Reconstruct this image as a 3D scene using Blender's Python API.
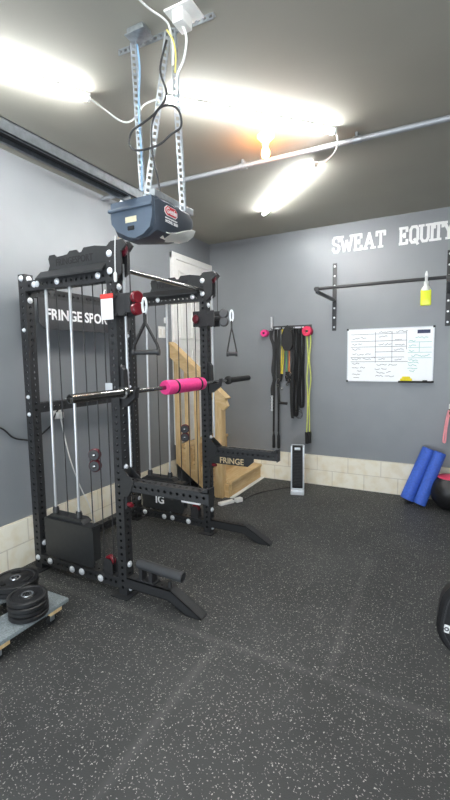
import bpy, bmesh, math, random
from mathutils import Vector, Matrix
random.seed(7)
PI = math.pi
S = bpy.context.scene
C = S.collection
for o in list(bpy.data.objects): bpy.data.objects.remove(o)

# ------------------------------------------------------------------ camera, world, exposure
cd = bpy.data.cameras.new('camera'); cam = bpy.data.objects.new('camera', cd); C.objects.link(cam)
yaw, pit, rol = math.radians(27.777), math.radians(5.777), math.radians(-0.8345)
F = Vector((-math.sin(yaw)*math.cos(pit), math.cos(yaw)*math.cos(pit), -math.sin(pit)))
R0 = Vector((math.cos(yaw), math.sin(yaw), 0)); U0 = R0.cross(F)
Rv = R0*math.cos(rol)+U0*math.sin(rol); Uv = U0*math.cos(rol)-R0*math.sin(rol)
m = Matrix((Rv, Uv, -F)).transposed().to_4x4(); m.translation = Vector((3.1268, -5.5167, 1.7335))
cam.matrix_world = m
cd.sensor_fit = 'VERTICAL'; cd.sensor_height = 36.0; cd.lens = 420.8646/800*36.0; cd.clip_start = .02
S.camera = cam
w = bpy.data.worlds.new('world'); S.world = w; w.use_nodes = True
w.node_tree.nodes['Background'].inputs[0].default_value = (.80, .90, 1.0, 1)
w.node_tree.nodes['Background'].inputs[1].default_value = 2.9
S.view_settings.view_transform = 'Standard'; S.view_settings.look = 'None'
S.view_settings.gamma = 1.0; S.view_settings.use_curve_mapping = False
S.view_settings.exposure = 1.12
TUBE_STRENGTH = 84.0
BULB_STRENGTH = 75.0
H = 3.374            # ceiling height
RX, BY = 5.0, -7.2   # right wall, rear wall
GX0, GX1, GZ = .45, 4.55, 2.3   # open garage doorway behind the camera, daylight comes in here
pl0 = bpy.data.lights.new('doorway_daylight', 'AREA'); pl0.shape = 'RECTANGLE'; pl0.size = GX1-GX0; pl0.size_y = GZ; pl0.cycles.is_portal = True
po = bpy.data.objects.new('doorway_daylight', pl0); C.objects.link(po); po.location = ((GX0+GX1)/2, BY-.1, GZ/2); po.rotation_euler = (PI/2, 0, 0)

# ------------------------------------------------------------------ materials
def mat(name, col, rough=.5, metal=0.0, var=.12, scale=30.0, bump=0.0, spec=.5, emit=None, trans=0.0, coat=0.0, bscale=None):
    M = bpy.data.materials.new(name); M.use_nodes = True
    nt = M.node_tree; N = nt.nodes; L = nt.links; b = N['Principled BSDF']
    tc = N.new('ShaderNodeTexCoord'); no = N.new('ShaderNodeTexNoise')
    no.inputs['Scale'].default_value = scale; no.inputs['Detail'].default_value = 4
    L.new(tc.outputs['Object'], no.inputs['Vector'])
    cr = N.new('ShaderNodeValToRGB'); L.new(no.outputs['Fac'], cr.inputs['Fac'])
    cr.color_ramp.elements[0].position = .3; cr.color_ramp.elements[1].position = .7
    cr.color_ramp.elements[0].color = tuple(c*(1-var) for c in col)+(1,)
    cr.color_ramp.elements[1].color = tuple(min(1, c*(1+var)) for c in col)+(1,)
    L.new(cr.outputs['Color'], b.inputs['Base Color'])
    b.inputs['Roughness'].default_value = rough; b.inputs['Metallic'].default_value = metal
    b.inputs['Specular IOR Level'].default_value = spec
    b.inputs['Transmission Weight'].default_value = trans
    b.inputs['Coat Weight'].default_value = coat
    if bump:
        n2 = N.new('ShaderNodeTexNoise'); n2.inputs['Scale'].default_value = bscale or scale*4
        L.new(tc.outputs['Object'], n2.inputs['Vector'])
        bp = N.new('ShaderNodeBump'); bp.inputs['Strength'].default_value = bump; bp.inputs['Distance'].default_value = .004
        L.new(n2.outputs['Fac'], bp.inputs['Height']); L.new(bp.outputs['Normal'], b.inputs['Normal'])
    if emit:
        b.inputs['Emission Color'].default_value = emit[0]+(1,); b.inputs['Emission Strength'].default_value = emit[1]
    return M

def wood_mat(name, c1, c2, axis=(14, 14, 1.2)):
    M = bpy.data.materials.new(name); M.use_nodes = True
    nt = M.node_tree; N = nt.nodes; L = nt.links; b = N['Principled BSDF']
    tc = N.new('ShaderNodeTexCoord'); mp = N.new('ShaderNodeMapping'); mp.inputs['Scale'].default_value = axis
    L.new(tc.outputs['Object'], mp.inputs['Vector'])
    no = N.new('ShaderNodeTexNoise'); no.inputs['Scale'].default_value = 3; no.inputs['Detail'].default_value = 6; no.inputs['Distortion'].default_value = 1.2
    L.new(mp.outputs['Vector'], no.inputs['Vector'])
    cr = N.new('ShaderNodeValToRGB'); L.new(no.outputs['Fac'], cr.inputs['Fac'])
    cr.color_ramp.elements[0].position = .35; cr.color_ramp.elements[1].position = .65
    cr.color_ramp.elements[0].color = c1+(1,); cr.color_ramp.elements[1].color = c2+(1,)
    L.new(cr.outputs['Color'], b.inputs['Base Color']); b.inputs['Roughness'].default_value = .55
    return M

def math_node(N, L, op, a, b=None):
    n = N.new('ShaderNodeMath'); n.operation = op
    for i, v in enumerate((a, b)):
        if v is None: continue
        if isinstance(v, (int, float)): n.inputs[i].default_value = v
        else: L.new(v, n.inputs[i])
    return n.outputs[0]

def block_mat(name, along):
    M = bpy.data.materials.new(name); M.use_nodes = True
    nt = M.node_tree; N = nt.nodes; L = nt.links; b = N['Principled BSDF']
    tc = N.new('ShaderNodeTexCoord'); sp = N.new('ShaderNodeSeparateXYZ'); L.new(tc.outputs['Object'], sp.inputs[0])
    cb = N.new('ShaderNodeCombineXYZ'); L.new(sp.outputs[along], cb.inputs[0]); L.new(sp.outputs[2], cb.inputs[1])
    br = N.new('ShaderNodeTexBrick'); L.new(cb.outputs[0], br.inputs['Vector'])
    br.inputs['Scale'].default_value = 1; br.inputs['Brick Width'].default_value = .406; br.inputs['Row Height'].default_value = .2032
    br.inputs['Mortar Size'].default_value = .006; br.inputs['Mortar Smooth'].default_value = .3
    br.inputs['Color1'].default_value = (.90, .85, .71, 1); br.inputs['Color2'].default_value = (.86, .80, .66, 1); br.inputs['Mortar'].default_value = (.70, .64, .52, 1)
    no = N.new('ShaderNodeTexNoise'); no.inputs['Scale'].default_value = 9; no.inputs['Detail'].default_value = 6; L.new(tc.outputs['Object'], no.inputs['Vector'])
    mx = N.new('ShaderNodeMix'); mx.data_type = 'RGBA'; mx.blend_type = 'MULTIPLY'; mx.inputs[0].default_value = 1
    cr = N.new('ShaderNodeValToRGB'); L.new(no.outputs['Fac'], cr.inputs['Fac'])
    cr.color_ramp.elements[0].position = .33; cr.color_ramp.elements[0].color = (.92, .88, .79, 1)
    cr.color_ramp.elements[1].position = .55; cr.color_ramp.elements[1].color = (1, 1, 1, 1)
    L.new(br.outputs['Color'], mx.inputs[6]); L.new(cr.outputs['Color'], mx.inputs[7])
    L.new(mx.outputs[2], b.inputs['Base Color']); b.inputs['Roughness'].default_value = .7
    bp = N.new('ShaderNodeBump'); bp.inputs['Strength'].default_value = .6; bp.inputs['Distance'].default_value = .006
    iv = math_node(N, L, 'SUBTRACT', 1.0, br.outputs['Fac']); L.new(iv, bp.inputs['Height']); L.new(bp.outputs['Normal'], b.inputs['Normal'])
    return M

def floor_mat():
    M = bpy.data.materials.new('speckled_rubber'); M.use_nodes = True
    nt = M.node_tree; N = nt.nodes; L = nt.links; b = N['Principled BSDF']
    tc = N.new('ShaderNodeTexCoord'); ob = tc.outputs['Object']
    sp = N.new('ShaderNodeSeparateXYZ'); L.new(ob, sp.inputs[0]); X, Y = sp.outputs[0], sp.outputs[1]
    # flecks
    dn = N.new('ShaderNodeTexNoise'); dn.inputs['Scale'].default_value = 90; L.new(ob, dn.inputs['Vector'])
    va = N.new('ShaderNodeVectorMath'); va.operation = 'MULTIPLY_ADD'; L.new(dn.outputs['Color'], va.inputs[0]); va.inputs[1].default_value = (.022, .022, 0); L.new(ob, va.inputs[2])
    def flecks(scale, rad, keep):
        v = N.new('ShaderNodeTexVoronoi'); v.voronoi_dimensions = '2D'; v.inputs['Scale'].default_value = scale; L.new(va.outputs[0], v.inputs['Vector'])
        near = math_node(N, L, 'LESS_THAN', v.outputs['Distance'], rad)
        s2 = N.new('ShaderNodeSeparateColor'); L.new(v.outputs['Color'], s2.inputs[0])
        k = math_node(N, L, 'GREATER_THAN', s2.outputs[0], keep)
        f = math_node(N, L, 'MULTIPLY', near, k)
        return math_node(N, L, 'MULTIPLY', f, math_node(N, L, 'ADD', math_node(N, L, 'MULTIPLY', s2.outputs[1], .7), .3))
    fl = math_node(N, L, 'MAXIMUM', flecks(52, .15, .72), flecks(95, .19, .76))
    # mat joints: dusty lines between the rubber mats
    def line(coord, pos, half, lo=None, hi=None, other=None):
        d = math_node(N, L, 'ABSOLUTE', math_node(N, L, 'SUBTRACT', coord, pos))
        r = N.new('ShaderNodeMapRange'); r.inputs[1].default_value = half*.1; r.inputs[2].default_value = half; r.inputs[3].default_value = 1; r.inputs[4].default_value = 0
        L.new(d, r.inputs[0]); o = r.outputs[0]
        if lo is not None: o = math_node(N, L, 'MULTIPLY', o, math_node(N, L, 'GREATER_THAN', other, lo))
        if hi is not None: o = math_node(N, L, 'MULTIPLY', o, math_node(N, L, 'LESS_THAN', other, hi))
        return o
    seams = [line(Y, -3.40, .045), line(X, 1.95, .042, None, -3.40, Y), line(X, 2.605, .042, -3.40, -1.9, Y),
             line(X, 1.385, .02, -3.40, -1.57, Y), line(Y, -5.23, .022)]
    sm = seams[0]
    for q in seams[1:]: sm = math_node(N, L, 'MAXIMUM', sm, q)
    bn = N.new('ShaderNodeTexNoise'); bn.inputs['Scale'].default_value = 1.7; bn.inputs['Detail'].default_value = 7; L.new(ob, bn.inputs['Vector'])
    cr = N.new('ShaderNodeValToRGB'); L.new(bn.outputs['Fac'], cr.inputs['Fac'])
    cr.color_ramp.elements[0].position = .3; cr.color_ramp.elements[0].color = (.030, .031, .031, 1)
    cr.color_ramp.elements[1].position = .72; cr.color_ramp.elements[1].color = (.052, .053, .052, 1)
    m1 = N.new('ShaderNodeMix'); m1.data_type = 'RGBA'; L.new(math_node(N, L, 'MULTIPLY', sm, math_node(N, L, 'MULTIPLY', bn.outputs['Fac'], .7)), m1.inputs[0]); L.new(cr.outputs['Color'], m1.inputs[6]); m1.inputs[7].default_value = (.105, .105, .10, 1)
    m2 = N.new('ShaderNodeMix'); m2.data_type = 'RGBA'; L.new(math_node(N, L, 'MULTIPLY', fl, .8), m2.inputs[0]); L.new(m1.outputs[2], m2.inputs[6]); m2.inputs[7].default_value = (.60, .58, .52, 1)
    L.new(m2.outputs[2], b.inputs['Base Color']); b.inputs['Roughness'].default_value = .62
    gn = N.new('ShaderNodeTexNoise'); gn.inputs['Scale'].default_value = 160; L.new(ob, gn.inputs['Vector'])
    bp = N.new('ShaderNodeBump'); bp.inputs['Strength'].default_value = .35; bp.inputs['Distance'].default_value = .004
    L.new(gn.outputs['Fac'], bp.inputs['Height']); L.new(bp.outputs['Normal'], b.inputs['Normal'])
    return M

M_wall = mat('grey_wall_paint', (.214, .227, .240), .42, var=.04, scale=3, bump=.10, bscale=60, spec=.75)
M_ceil = mat('ceiling_paint', (.36, .345, .29), .8, var=.03, scale=2, bump=.1, bscale=40)
M_white = mat('white_paint', (.88, .87, .83), .4, var=.03)
M_blockL = block_mat('block_course_left', 1)
M_blockB = block_mat('block_course_back', 0)
M_floor = floor_mat()
M_blk = mat('black_powder_coat', (.021, .0215, .0225), .40, var=.2, scale=200, bump=.15, bscale=900)
M_blkflat = mat('black_plastic', (.02, .02, .021), .5, var=.15)
M_shroud = mat('black_sheet_steel', (.019, .020, .021), .36, var=.15)
M_panel = mat('dark_grey_panel', (.040, .041, .043), .45, var=.08, scale=12)
M_hole = mat('black_rubber', (.012, .012, .012), .7, var=.2)
M_chrome = mat('chrome', (.82, .83, .85), .16, 1.0, var=.03)
M_zinc = mat('zinc_bolt', (.86, .88, .9), .35, .55, var=.05, scale=80)
M_dchrome = mat('dark_steel', (.24, .235, .225), .22, 1.0, var=.1)
M_galv = mat('galvanised_steel', (.42, .45, .47), .42, .8, var=.16, scale=40)
M_rod = mat('bright_steel_rod', (.58, .59, .60), .3, .7, var=.03)
M_red = mat('red_plastic', (.15, .006, .013), .32, var=.1)
M_dred = mat('dark_red_plastic', (.10, .006, .014), .3, var=.1)
M_pink = mat('pink_foam', (.85, .05, .26), .7, var=.1, scale=60, bump=.3)
M_rose = mat('rose_rubber', (.85, .33, .36), .6, var=.08)
M_wtext = mat('white_print', (.82, .82, .81), .5, var=.02)
M_gold = mat('pale_gold_print', (.62, .48, .28), .4, var=.05)
M_dtext = mat('dull_black_print', (.006, .006, .006), .6, var=.05)
M_wood = wood_mat('pine_upright', (.64, .42, .19), (.77, .57, .31), (12, 12, 1.2))
M_woody = wood_mat('pine_tread', (.64, .42, .19), (.77, .57, .31), (12, 1.2, 12))
M_woodx = wood_mat('pine_rail', (.66, .44, .20), (.79, .59, .33), (1.5, 12, 5))
M_blue = mat('blue_foam', (.045, .125, .56), .6, var=.15, scale=50, bump=.3)
M_yel = mat('yellow_liquid', (.72, .80, .01), .2, var=.04)
M_yelcl = mat('yellow_cloth', (.85, .70, .03), .8, var=.1)
M_clear = mat('milky_plastic', (.78, .80, .74), .3, var=.03)
M_lime = mat('lime_latex', (.62, .68, .12), .45, var=.1)
M_yband = mat('yellow_latex', (.75, .62, .04), .45, var=.1)
M_orange = mat('orange_latex', (.65, .20, .04), .45, var=.1)
M_green = mat('green_latex', (.06, .33, .12), .45, var=.1)
M_board = mat('whiteboard_enamel', (.90, .91, .91), .25, var=.01)
M_ink = mat('black_marker_ink', (.05, .05, .06), .5, var=.1)
M_teal = mat('teal_marker_ink', (.10, .45, .38), .5, var=.1)
M_navy = mat('navy_print', (.02, .03, .09), .5, var=.1)
M_silver = mat('silver_plastic', (.66, .68, .70), .3, .3, var=.04)
M_carpet = mat('grey_carpet', (.22, .25, .26), .95, var=.3, scale=120, bump=.6)
M_opener = mat('slate_plastic', (.042, .052, .068), .45, var=.06, scale=10)
M_opener_lit = mat('lit_slate_plastic', (.085, .112, .148), .42, var=.06, scale=10)  # same slate, lightened and blued: daylight on the opener front put into the colour
M_lens = mat('milky_lens', (.80, .78, .72), .3, var=.02)
M_label = mat('cream_label', (.70, .62, .42), .6, var=.1)
M_badge = mat('red_badge', (.60, .02, .035), .35, var=.05)
M_wcord = mat('white_cord', (.78, .78, .75), .5, var=.03)
M_bluecord = mat('pale_blue_cord', (.25, .42, .60), .5, var=.05)
M_ycord = mat('yellow_cord', (.75, .62, .15), .5, var=.05)
M_bcord = mat('black_cord', (.015, .015, .016), .5, var=.1)
M_card = mat('white_card', (.80, .80, .80), .6, var=.02)
M_cardred = mat('red_card', (.62, .05, .04), .6, var=.05)
M_leather = mat('black_vinyl', (.012, .012, .013), .40, var=.2, scale=60, bump=.25)
M_pipe = mat('grey_conduit', (.36, .38, .40), .5, .5, var=.06)
M_led = mat('led_tube', (.9, .9, .9), .4, var=.01, emit=((.96, .985, 1.0), TUBE_STRENGTH))
M_bulb = mat('warm_bulb', (.9, .6, .3), .4, var=.01, emit=((1.0, .36, .07), BULB_STRENGTH))
M_porc = mat('porcelain', (.8, .76, .70), .3, var=.02)
M_gdoor = mat('garage_door_paint', (.62, .62, .60), .45, var=.04)

# ------------------------------------------------------------------ mesh helpers
class MB:
    def __init__(s): s.bm = bmesh.new()
    def verts(s, co): return [s.bm.verts.new(c) for c in co]
    def face(s, vs):
        try: s.bm.faces.new(vs)
        except ValueError: pass
    def box(s, x0, x1, y0, y1, z0, z1, bev=0.0, mtx=None):
        t = bmesh.new(); bmesh.ops.create_cube(t, size=1)
        for v in t.verts: v.co = Vector(((v.co.x+.5)*(x1-x0)+x0, (v.co.y+.5)*(y1-y0)+y0, (v.co.z+.5)*(z1-z0)+z0))
        if bev: bmesh.ops.bevel(t, geom=t.edges[:], offset=bev, segments=2, affect='EDGES', profile=.6)
        return s.add(t, mtx)
    def add(s, t, mtx=None):
        if mtx is not None: bmesh.ops.transform(t, matrix=mtx, verts=t.verts[:])
        vm = {v: s.bm.verts.new(v.co) for v in t.verts}
        for f in t.faces: s.face([vm[v] for v in f.verts])
        t.free(); return s
    def tube(s, path, r, n=10, cap=True, closed=False):
        P = [Vector(p) for p in path]; k = len(P); rings = []
        rr = r if isinstance(r, (list, tuple)) else [r]*k
        up = None
        for i, p in enumerate(P):
            a = P[(i-1) % k] if (i > 0 or closed) else p
            b = P[(i+1) % k] if (i < k-1 or closed) else p
            d = (b-a).normalized()
            if up is None:
                up = Vector((0, 0, 1)) if abs(d.z) < .9 else Vector((1, 0, 0))
            side = d.cross(up)
            if side.length < 1e-5: side = d.orthogonal()
            side.normalize(); up = side.cross(d).normalized()
            rings.append(s.verts([p+(side*math.cos(2*PI*j/n)+up*math.sin(2*PI*j/n))*rr[i] for j in range(n)]))
        lim = k if closed else k-1
        for i in range(lim):
            A, B = rings[i], rings[(i+1) % k]
            for j in range(n): s.face([A[j], A[(j+1) % n], B[(j+1) % n], B[j]])
        if cap and not closed:
            s.face(rings[0][::-1]); s.face(rings[-1])
        return s
    def cyl(s, a, b, r, n=16, r2=None):
        a, b = Vector(a), Vector(b)
        return s.tube([a, b], [r, r if r2 is None else r2], n)
    def lathe(s, c, axis, prof, n=24, cap=True):
        c = Vector(c); ax = Vector(axis).normalized(); u = ax.orthogonal().normalized(); v = ax.cross(u); rings = []
        for (r, t) in prof: rings.append(s.verts([c+ax*t+(u*math.cos(2*PI*j/n)+v*math.sin(2*PI*j/n))*max(r, 1e-4) for j in range(n)]))
        for A, B in zip(rings, rings[1:]):
            for j in range(n): s.face([A[j], A[(j+1) % n], B[(j+1) % n], B[j]])
        if cap: s.face(rings[0][::-1]); s.face(rings[-1])
        return s
    def prism(s, pts, plane, lo, hi):
        def P(a, b, t): return {'xz': (a, t, b), 'yz': (t, a, b), 'xy': (a, b, t)}[plane]
        A = s.verts([P(a, b, lo) for a, b in pts]); B = s.verts([P(a, b, hi) for a, b in pts]); n = len(pts)
        s.face(A[::-1]); s.face(B)
        for i in range(n): s.face([A[i], A[(i+1) % n], B[(i+1) % n], B[i]])
        return s
    def ribbon(s, path, wv, t):
        """strap: path of centres, wv half-width vector, t half thickness"""
        P = [Vector(p) for p in path]; W = Vector(wv); rings = []
        for i, p in enumerate(P):
            d = (P[min(i+1, len(P)-1)]-P[max(i-1, 0)]).normalized(); nn = d.cross(W).normalized()*t
            rings.append(s.verts([p-W-nn, p+W-nn, p+W+nn, p-W+nn]))
        for A, B in zip(rings, rings[1:]):
            for j in range(4): s.face([A[j], A[(j+1) % 4], B[(j+1) % 4], B[j]])
        s.face(rings[0][::-1]); s.face(rings[-1]); return s
    def sphere(s, c, r, sc=(1, 1, 1), seg=24, rings=14):
        t = bmesh.new(); bmesh.ops.create_uvsphere(t, u_segments=seg, v_segments=rings, radius=r)
        for v in t.verts: v.co = Vector((v.co.x*sc[0], v.co.y*sc[1], v.co.z*sc[2]))+Vector(c)
        return s.add(t)
    def torus(s, c, axis, R, r, n=28, k=8):
        ax = Vector(axis).normalized(); u = ax.orthogonal().normalized(); v = ax.cross(u); c = Vector(c)
        return s.tube([c+(u*math.cos(2*PI*i/n)+v*math.sin(2*PI*i/n))*R for i in range(n)], r, k, closed=True)

ORG = {}
def obj(name, mb, M, parent=None, smooth=True, loc=None):
    """link a mesh built in world coordinates; its origin is its parent's base (or loc)"""
    bm = mb.bm if isinstance(mb, MB) else mb
    bmesh.ops.recalc_face_normals(bm, faces=bm.faces[:])
    base = ORG.get(parent.name, Vector((0, 0, 0))) if parent else Vector(loc if loc else (0, 0, 0))
    bmesh.ops.translate(bm, verts=bm.verts[:], vec=-base)
    me = bpy.data.meshes.new(name); bm.to_mesh(me); bm.free()
    me.materials.append(M)
    if smooth:
        me.polygons.foreach_set('use_smooth', [True]*len(me.polygons))
        me.set_sharp_from_angle(angle=math.radians(38))
    o = bpy.data.objects.new(name, me); C.objects.link(o)
    if parent: o.parent = parent
    else: o.location = base
    ORG[o.name] = base
    return o
def tag(o, label, cat, group=None):
    o['label'] = label; o['category'] = cat
    if group: o['group'] = group
    return o
def thing(name, label, cat, loc, group=None):
    o = bpy.data.objects.new(name, None); C.objects.link(o); o.location = loc; o.empty_display_size = .05
    ORG[o.name] = Vector(loc); return tag(o, label, cat, group)
def struct(name, mb, M, parent=None, smooth=False):
    o = obj(name, mb, M, parent, smooth)
    if not parent: o['kind'] = 'structure'
    return o
def dup(root, loc, label=None, skip=(), name=None):
    r = root.copy(); C.objects.link(r); r.location = loc; ORG[r.name] = Vector(loc)
    if label: r['label'] = label
    for ch in list(root.children):
        if ch.name in skip: continue
        c = ch.copy(); C.objects.link(c); c.parent = r; ORG[c.name] = Vector(loc)
        for g in list(ch.children):
            d = g.copy(); C.objects.link(d); d.parent = c
    return r
def text(name, body, size, M, parent, origin, xdir, ydir, depth=.002, bold=0.0, align='LEFT', xs=1.0):
    cu = bpy.data.curves.new(name, 'FONT'); cu.body = body; cu.size = size; cu.extrude = depth/2; cu.offset = bold; cu.align_x = align
    cu.resolution_u = 3
    t = bpy.data.objects.new(name+'_tmp', cu); C.objects.link(t)
    dg = bpy.context.evaluated_depsgraph_get(); me = bpy.data.meshes.new_from_object(t.evaluated_get(dg))
    bpy.data.objects.remove(t)
    bm = bmesh.new(); bm.from_mesh(me); bpy.data.meshes.remove(me)
    X = Vector(xdir).normalized(); Y = Vector(ydir).normalized(); Z = X.cross(Y); O = Vector(origin)
    for v in bm.verts: v.co = O+X*v.co.x*xs+Y*v.co.y+Z*v.co.z
    mb = MB(); mb.bm.free(); mb.bm = bm
    return obj(name, mb, M, parent, smooth=False)
def spline(pts, n=8):
    P = [Vector(p) for p in pts]; out = []
    for i in range(len(P)-1):
        a = P[max(i-1, 0)]; b = P[i]; c = P[i+1]; d = P[min(i+2, len(P)-1)]
        for k in range(n):
            t = k/n
            out.append(.5*((2*b)+(c-a)*t+(2*a-5*b+4*c-d)*t*t+(3*b-a-3*c+d)*t**3))
    out.append(P[-1]); return out

def holed(mb, mtx, length, wd=.0762, s=.0508, r=.0115, start=.0, t=.005, faces=(0, 1, 2, 3), hd=None):
    """square steel tube along local Z from 0 to length, round holes punched through its walls"""
    hd = hd or wd
    n = int((length-start)//s); lead = start; tail = length-start-n*s
    for k in range(4):
        W = wd if k % 2 == 0 else hd; D = (hd if k % 2 == 0 else wd)/2
        ang = k*PI/2; ct, st = math.cos(ang), math.sin(ang)
        def P(u, z, d):
            # face plane at local -y rotated by ang
            x, y = u, -(D-d)
            return mtx @ Vector((x*ct-y*st, x*st+y*ct, z))
        def quad(u0, u1, z0, z1):
            mb.face(mb.verts([P(u0, z0, 0), P(u1, z0, 0), P(u1, z1, 0), P(u0, z1, 0)]))
        if lead > 1e-4: quad(-W/2, W/2, 0, lead)
        if tail > 1e-4: quad(-W/2, W/2, length-tail, length)
        if k not in faces: quad(-W/2, W/2, lead, length-tail); continue
        ca = math.atan2(s/2, W/2)
        angs = sorted([ca, PI-ca, PI+ca, 2*PI-ca]+[i*PI/4 for i in range(8)])
        for i in range(n):
            zc = lead+(i+.5)*s
            ro, ri, rb = [], [], []
            for a in angs:
                c, sn = math.cos(a), math.sin(a)
                q = min((W/2)/abs(c) if abs(c) > 1e-6 else 9, (s/2)/abs(sn) if abs(sn) > 1e-6 else 9)
                ro.append(P(c*q, zc+sn*q, 0)); ri.append(P(c*r, zc+sn*r, 0)); rb.append(P(c*r, zc+sn*r, t))
            A, B, D2 = mb.verts(ro), mb.verts(ri), mb.verts(rb); m_ = len(angs)
            for j in range(m_):
                mb.face([A[j], A[(j+1) % m_], B[(j+1) % m_], B[j]])
                mb.face([B[j], B[(j+1) % m_], D2[(j+1) % m_], D2[j]])
    # end caps
    for z in (0, length):
        mb.face(mb.verts([mtx @ Vector((a*wd/2, b*hd/2, z)) for a, b in ((-1, -1), (1, -1), (1, 1), (-1, 1))]))
    return mb
def frame_mtx(o, zdir, xdir):
    Z = Vector(zdir).normalized(); X = Vector(xdir).normalized(); Y = Z.cross(X)
    M = Matrix((X, Y, Z)).transposed().to_4x4(); M.translation = Vector(o); return M

# ------------------------------------------------------------------ room shell
T = .12
struct('floor', MB().box(-T, RX+T, BY-T, T, -.1, 0), M_floor)
struct('ceiling', MB().box(-T, RX+T, BY-T, T, H, H+.1), M_ceil)
struct('wall_left', MB().box(-T, 0, BY, 0, 0, H), M_wall)
struct('wall_back', MB().box(-T, RX+T, 0, T, 0, H), M_wall)
struct('wall_right', MB().box(RX, RX+T, BY, 0, 0, H), M_wall)
struct('wall_rear', MB().box(-T, GX0, BY-T, BY, 0, H).box(GX1, RX+T, BY-T, BY, 0, H).box(GX0, GX1, BY-T, BY, GZ, H), M_wall)
HB = .4064
struct('baseboard_left', MB().box(0, .022, BY, -1.0, 0, HB, .004), M_blockL)
struct('baseboard_back', MB().box(.0, RX, -.022, 0, 0, HB, .004), M_blockB)
struct('baseboard_right', MB().box(RX-.022, RX, BY, -.022, 0, HB, .004), M_blockL)
# trim of the open garage doorway behind the camera
struct('trim_3', MB().box(GX0-.1, GX0, BY, BY+.025, 0, GZ+.1).box(GX1, GX1+.1, BY, BY+.025, 0, GZ+.1).box(GX0, GX1, BY, BY+.025, GZ, GZ+.1), M_white)
# entry door high in the left wall, in the corner
DZ = .60
d = MB()
d.box(0, .02, -.93, -.085, DZ, 2.985)
dr = struct('door_1', d, M_white)
pn = MB()
for (a, b) in ((-.86, -.545), (-.47, -.155)):
    for (z0, z1) in ((.74, .97), (1.07, 1.86), (1.98, 2.86)):
        # raised panel with a moulding frame
        for q in ((a, b, z0, z0+.025), (a, b, z1-.025, z1), (a, a+.025, z0, z1), (b-.025, b, z0, z1)):
            pn.box(.02, .032, q[0], q[1], q[2], q[3], .004)
        pn.box(.02, .027, a+.055, b-.055, z0+.055, z1-.055, .003)
struct('panel_moulding', pn, M_white, dr)
hn = MB().cyl((.02, -.155, 1.52), (.075, -.155, 1.52), .012).sphere((.085, -.155, 1.52), .03)
struct('door_handle', hn, M_dchrome, dr)
tr = MB()
tr.box(0, .04, -1.02, -.93, DZ, 3.065, .006); tr.box(0, .04, -.085, -.004, DZ, 3.065, .006); tr.box(0, .041, -1.02, -.004, 2.985, 3.067, .006)
struct('trim_1', tr, M_white)
struct('trim_2', MB().box(.805, .855, -1.02, -.03, 0, .012, .003), M_white)

# ------------------------------------------------------------------ wooden steps with a handrail
st = thing('wooden_stairs', 'unpainted pine stairs with slatted handrail under the white corner door', 'stairs', (.4, -.5, 0))
for i in range(3):
    xf = .8-.27*i; z = .2*(i+1)
    obj('tread', MB().box(max(xf-.30, .042), xf+.022, -.985, -.03, z-.035, z+.004, .006), M_woody, st)
    obj('riser', MB().box(xf-.02, xf, -.97, -.03, z-.20, z-.035), M_woody, st)
for y in (-1.0, -.06):
    pr = [(.79, 0), (.79, .163), (.52, .163), (.52, .363), (.25, .363), (.25, .563), (.044, .563), (.044, .34), (.47, .03), (.47, 0)]
    obj('stringer', MB().prism(pr, 'xz', y-.019, y+.019), M_woodx, st)
def railz(x): return 1.86-.86*x
for (xa, wd_, zb) in ((.045, .075, .36), (.195, .055, .28), (.335, .062, .18), (.50, .05, .06)):
    obj('baluster', MB().box(xa, xa+wd_, -1.058, -1.02, zb, railz(xa+wd_/2)+.02, .004), M_wood, st)
obj('newel_post', MB().box(.625, .735, -1.075, -.965, .0, railz(.68)+.02, .006), M_wood, st)
rl = MB(); a0, a1 = .03, .84
rl.prism([(a0, railz(a0)+.07), (a1-.03, railz(a1-.03)+.07), (a1, railz(a1)+.02), (a1-.06, railz(a1-.06)-.09), (a0, railz(a0)-.09)], 'xz', -1.02-.06-.035, -1.02-.04)
obj('handrail', rl, M_woodx, st)
cp = MB().prism([(a0, railz(a0)+.105), (a1-.01, railz(a1-.01)+.105), (a1-.03, railz(a1-.03)+.07), (a0, railz(a0)+.07)], 'xz', -1.13, -1.0)
obj('rail_cap', cp, M_woodx, st)

# ------------------------------------------------------------------ the cable rack
XF, YN, W, D = 1.0774, -3.2381, 1.2286, .9116
YF = YN+W; XR = XF-D; hw = .0381; HR = 2.42
rack = thing('cable_rack', 'tall black perforated steel cable rack with weight stacks along the left wall', 'gym rack', (XF-D/2, YN+W/2, 0))
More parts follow.
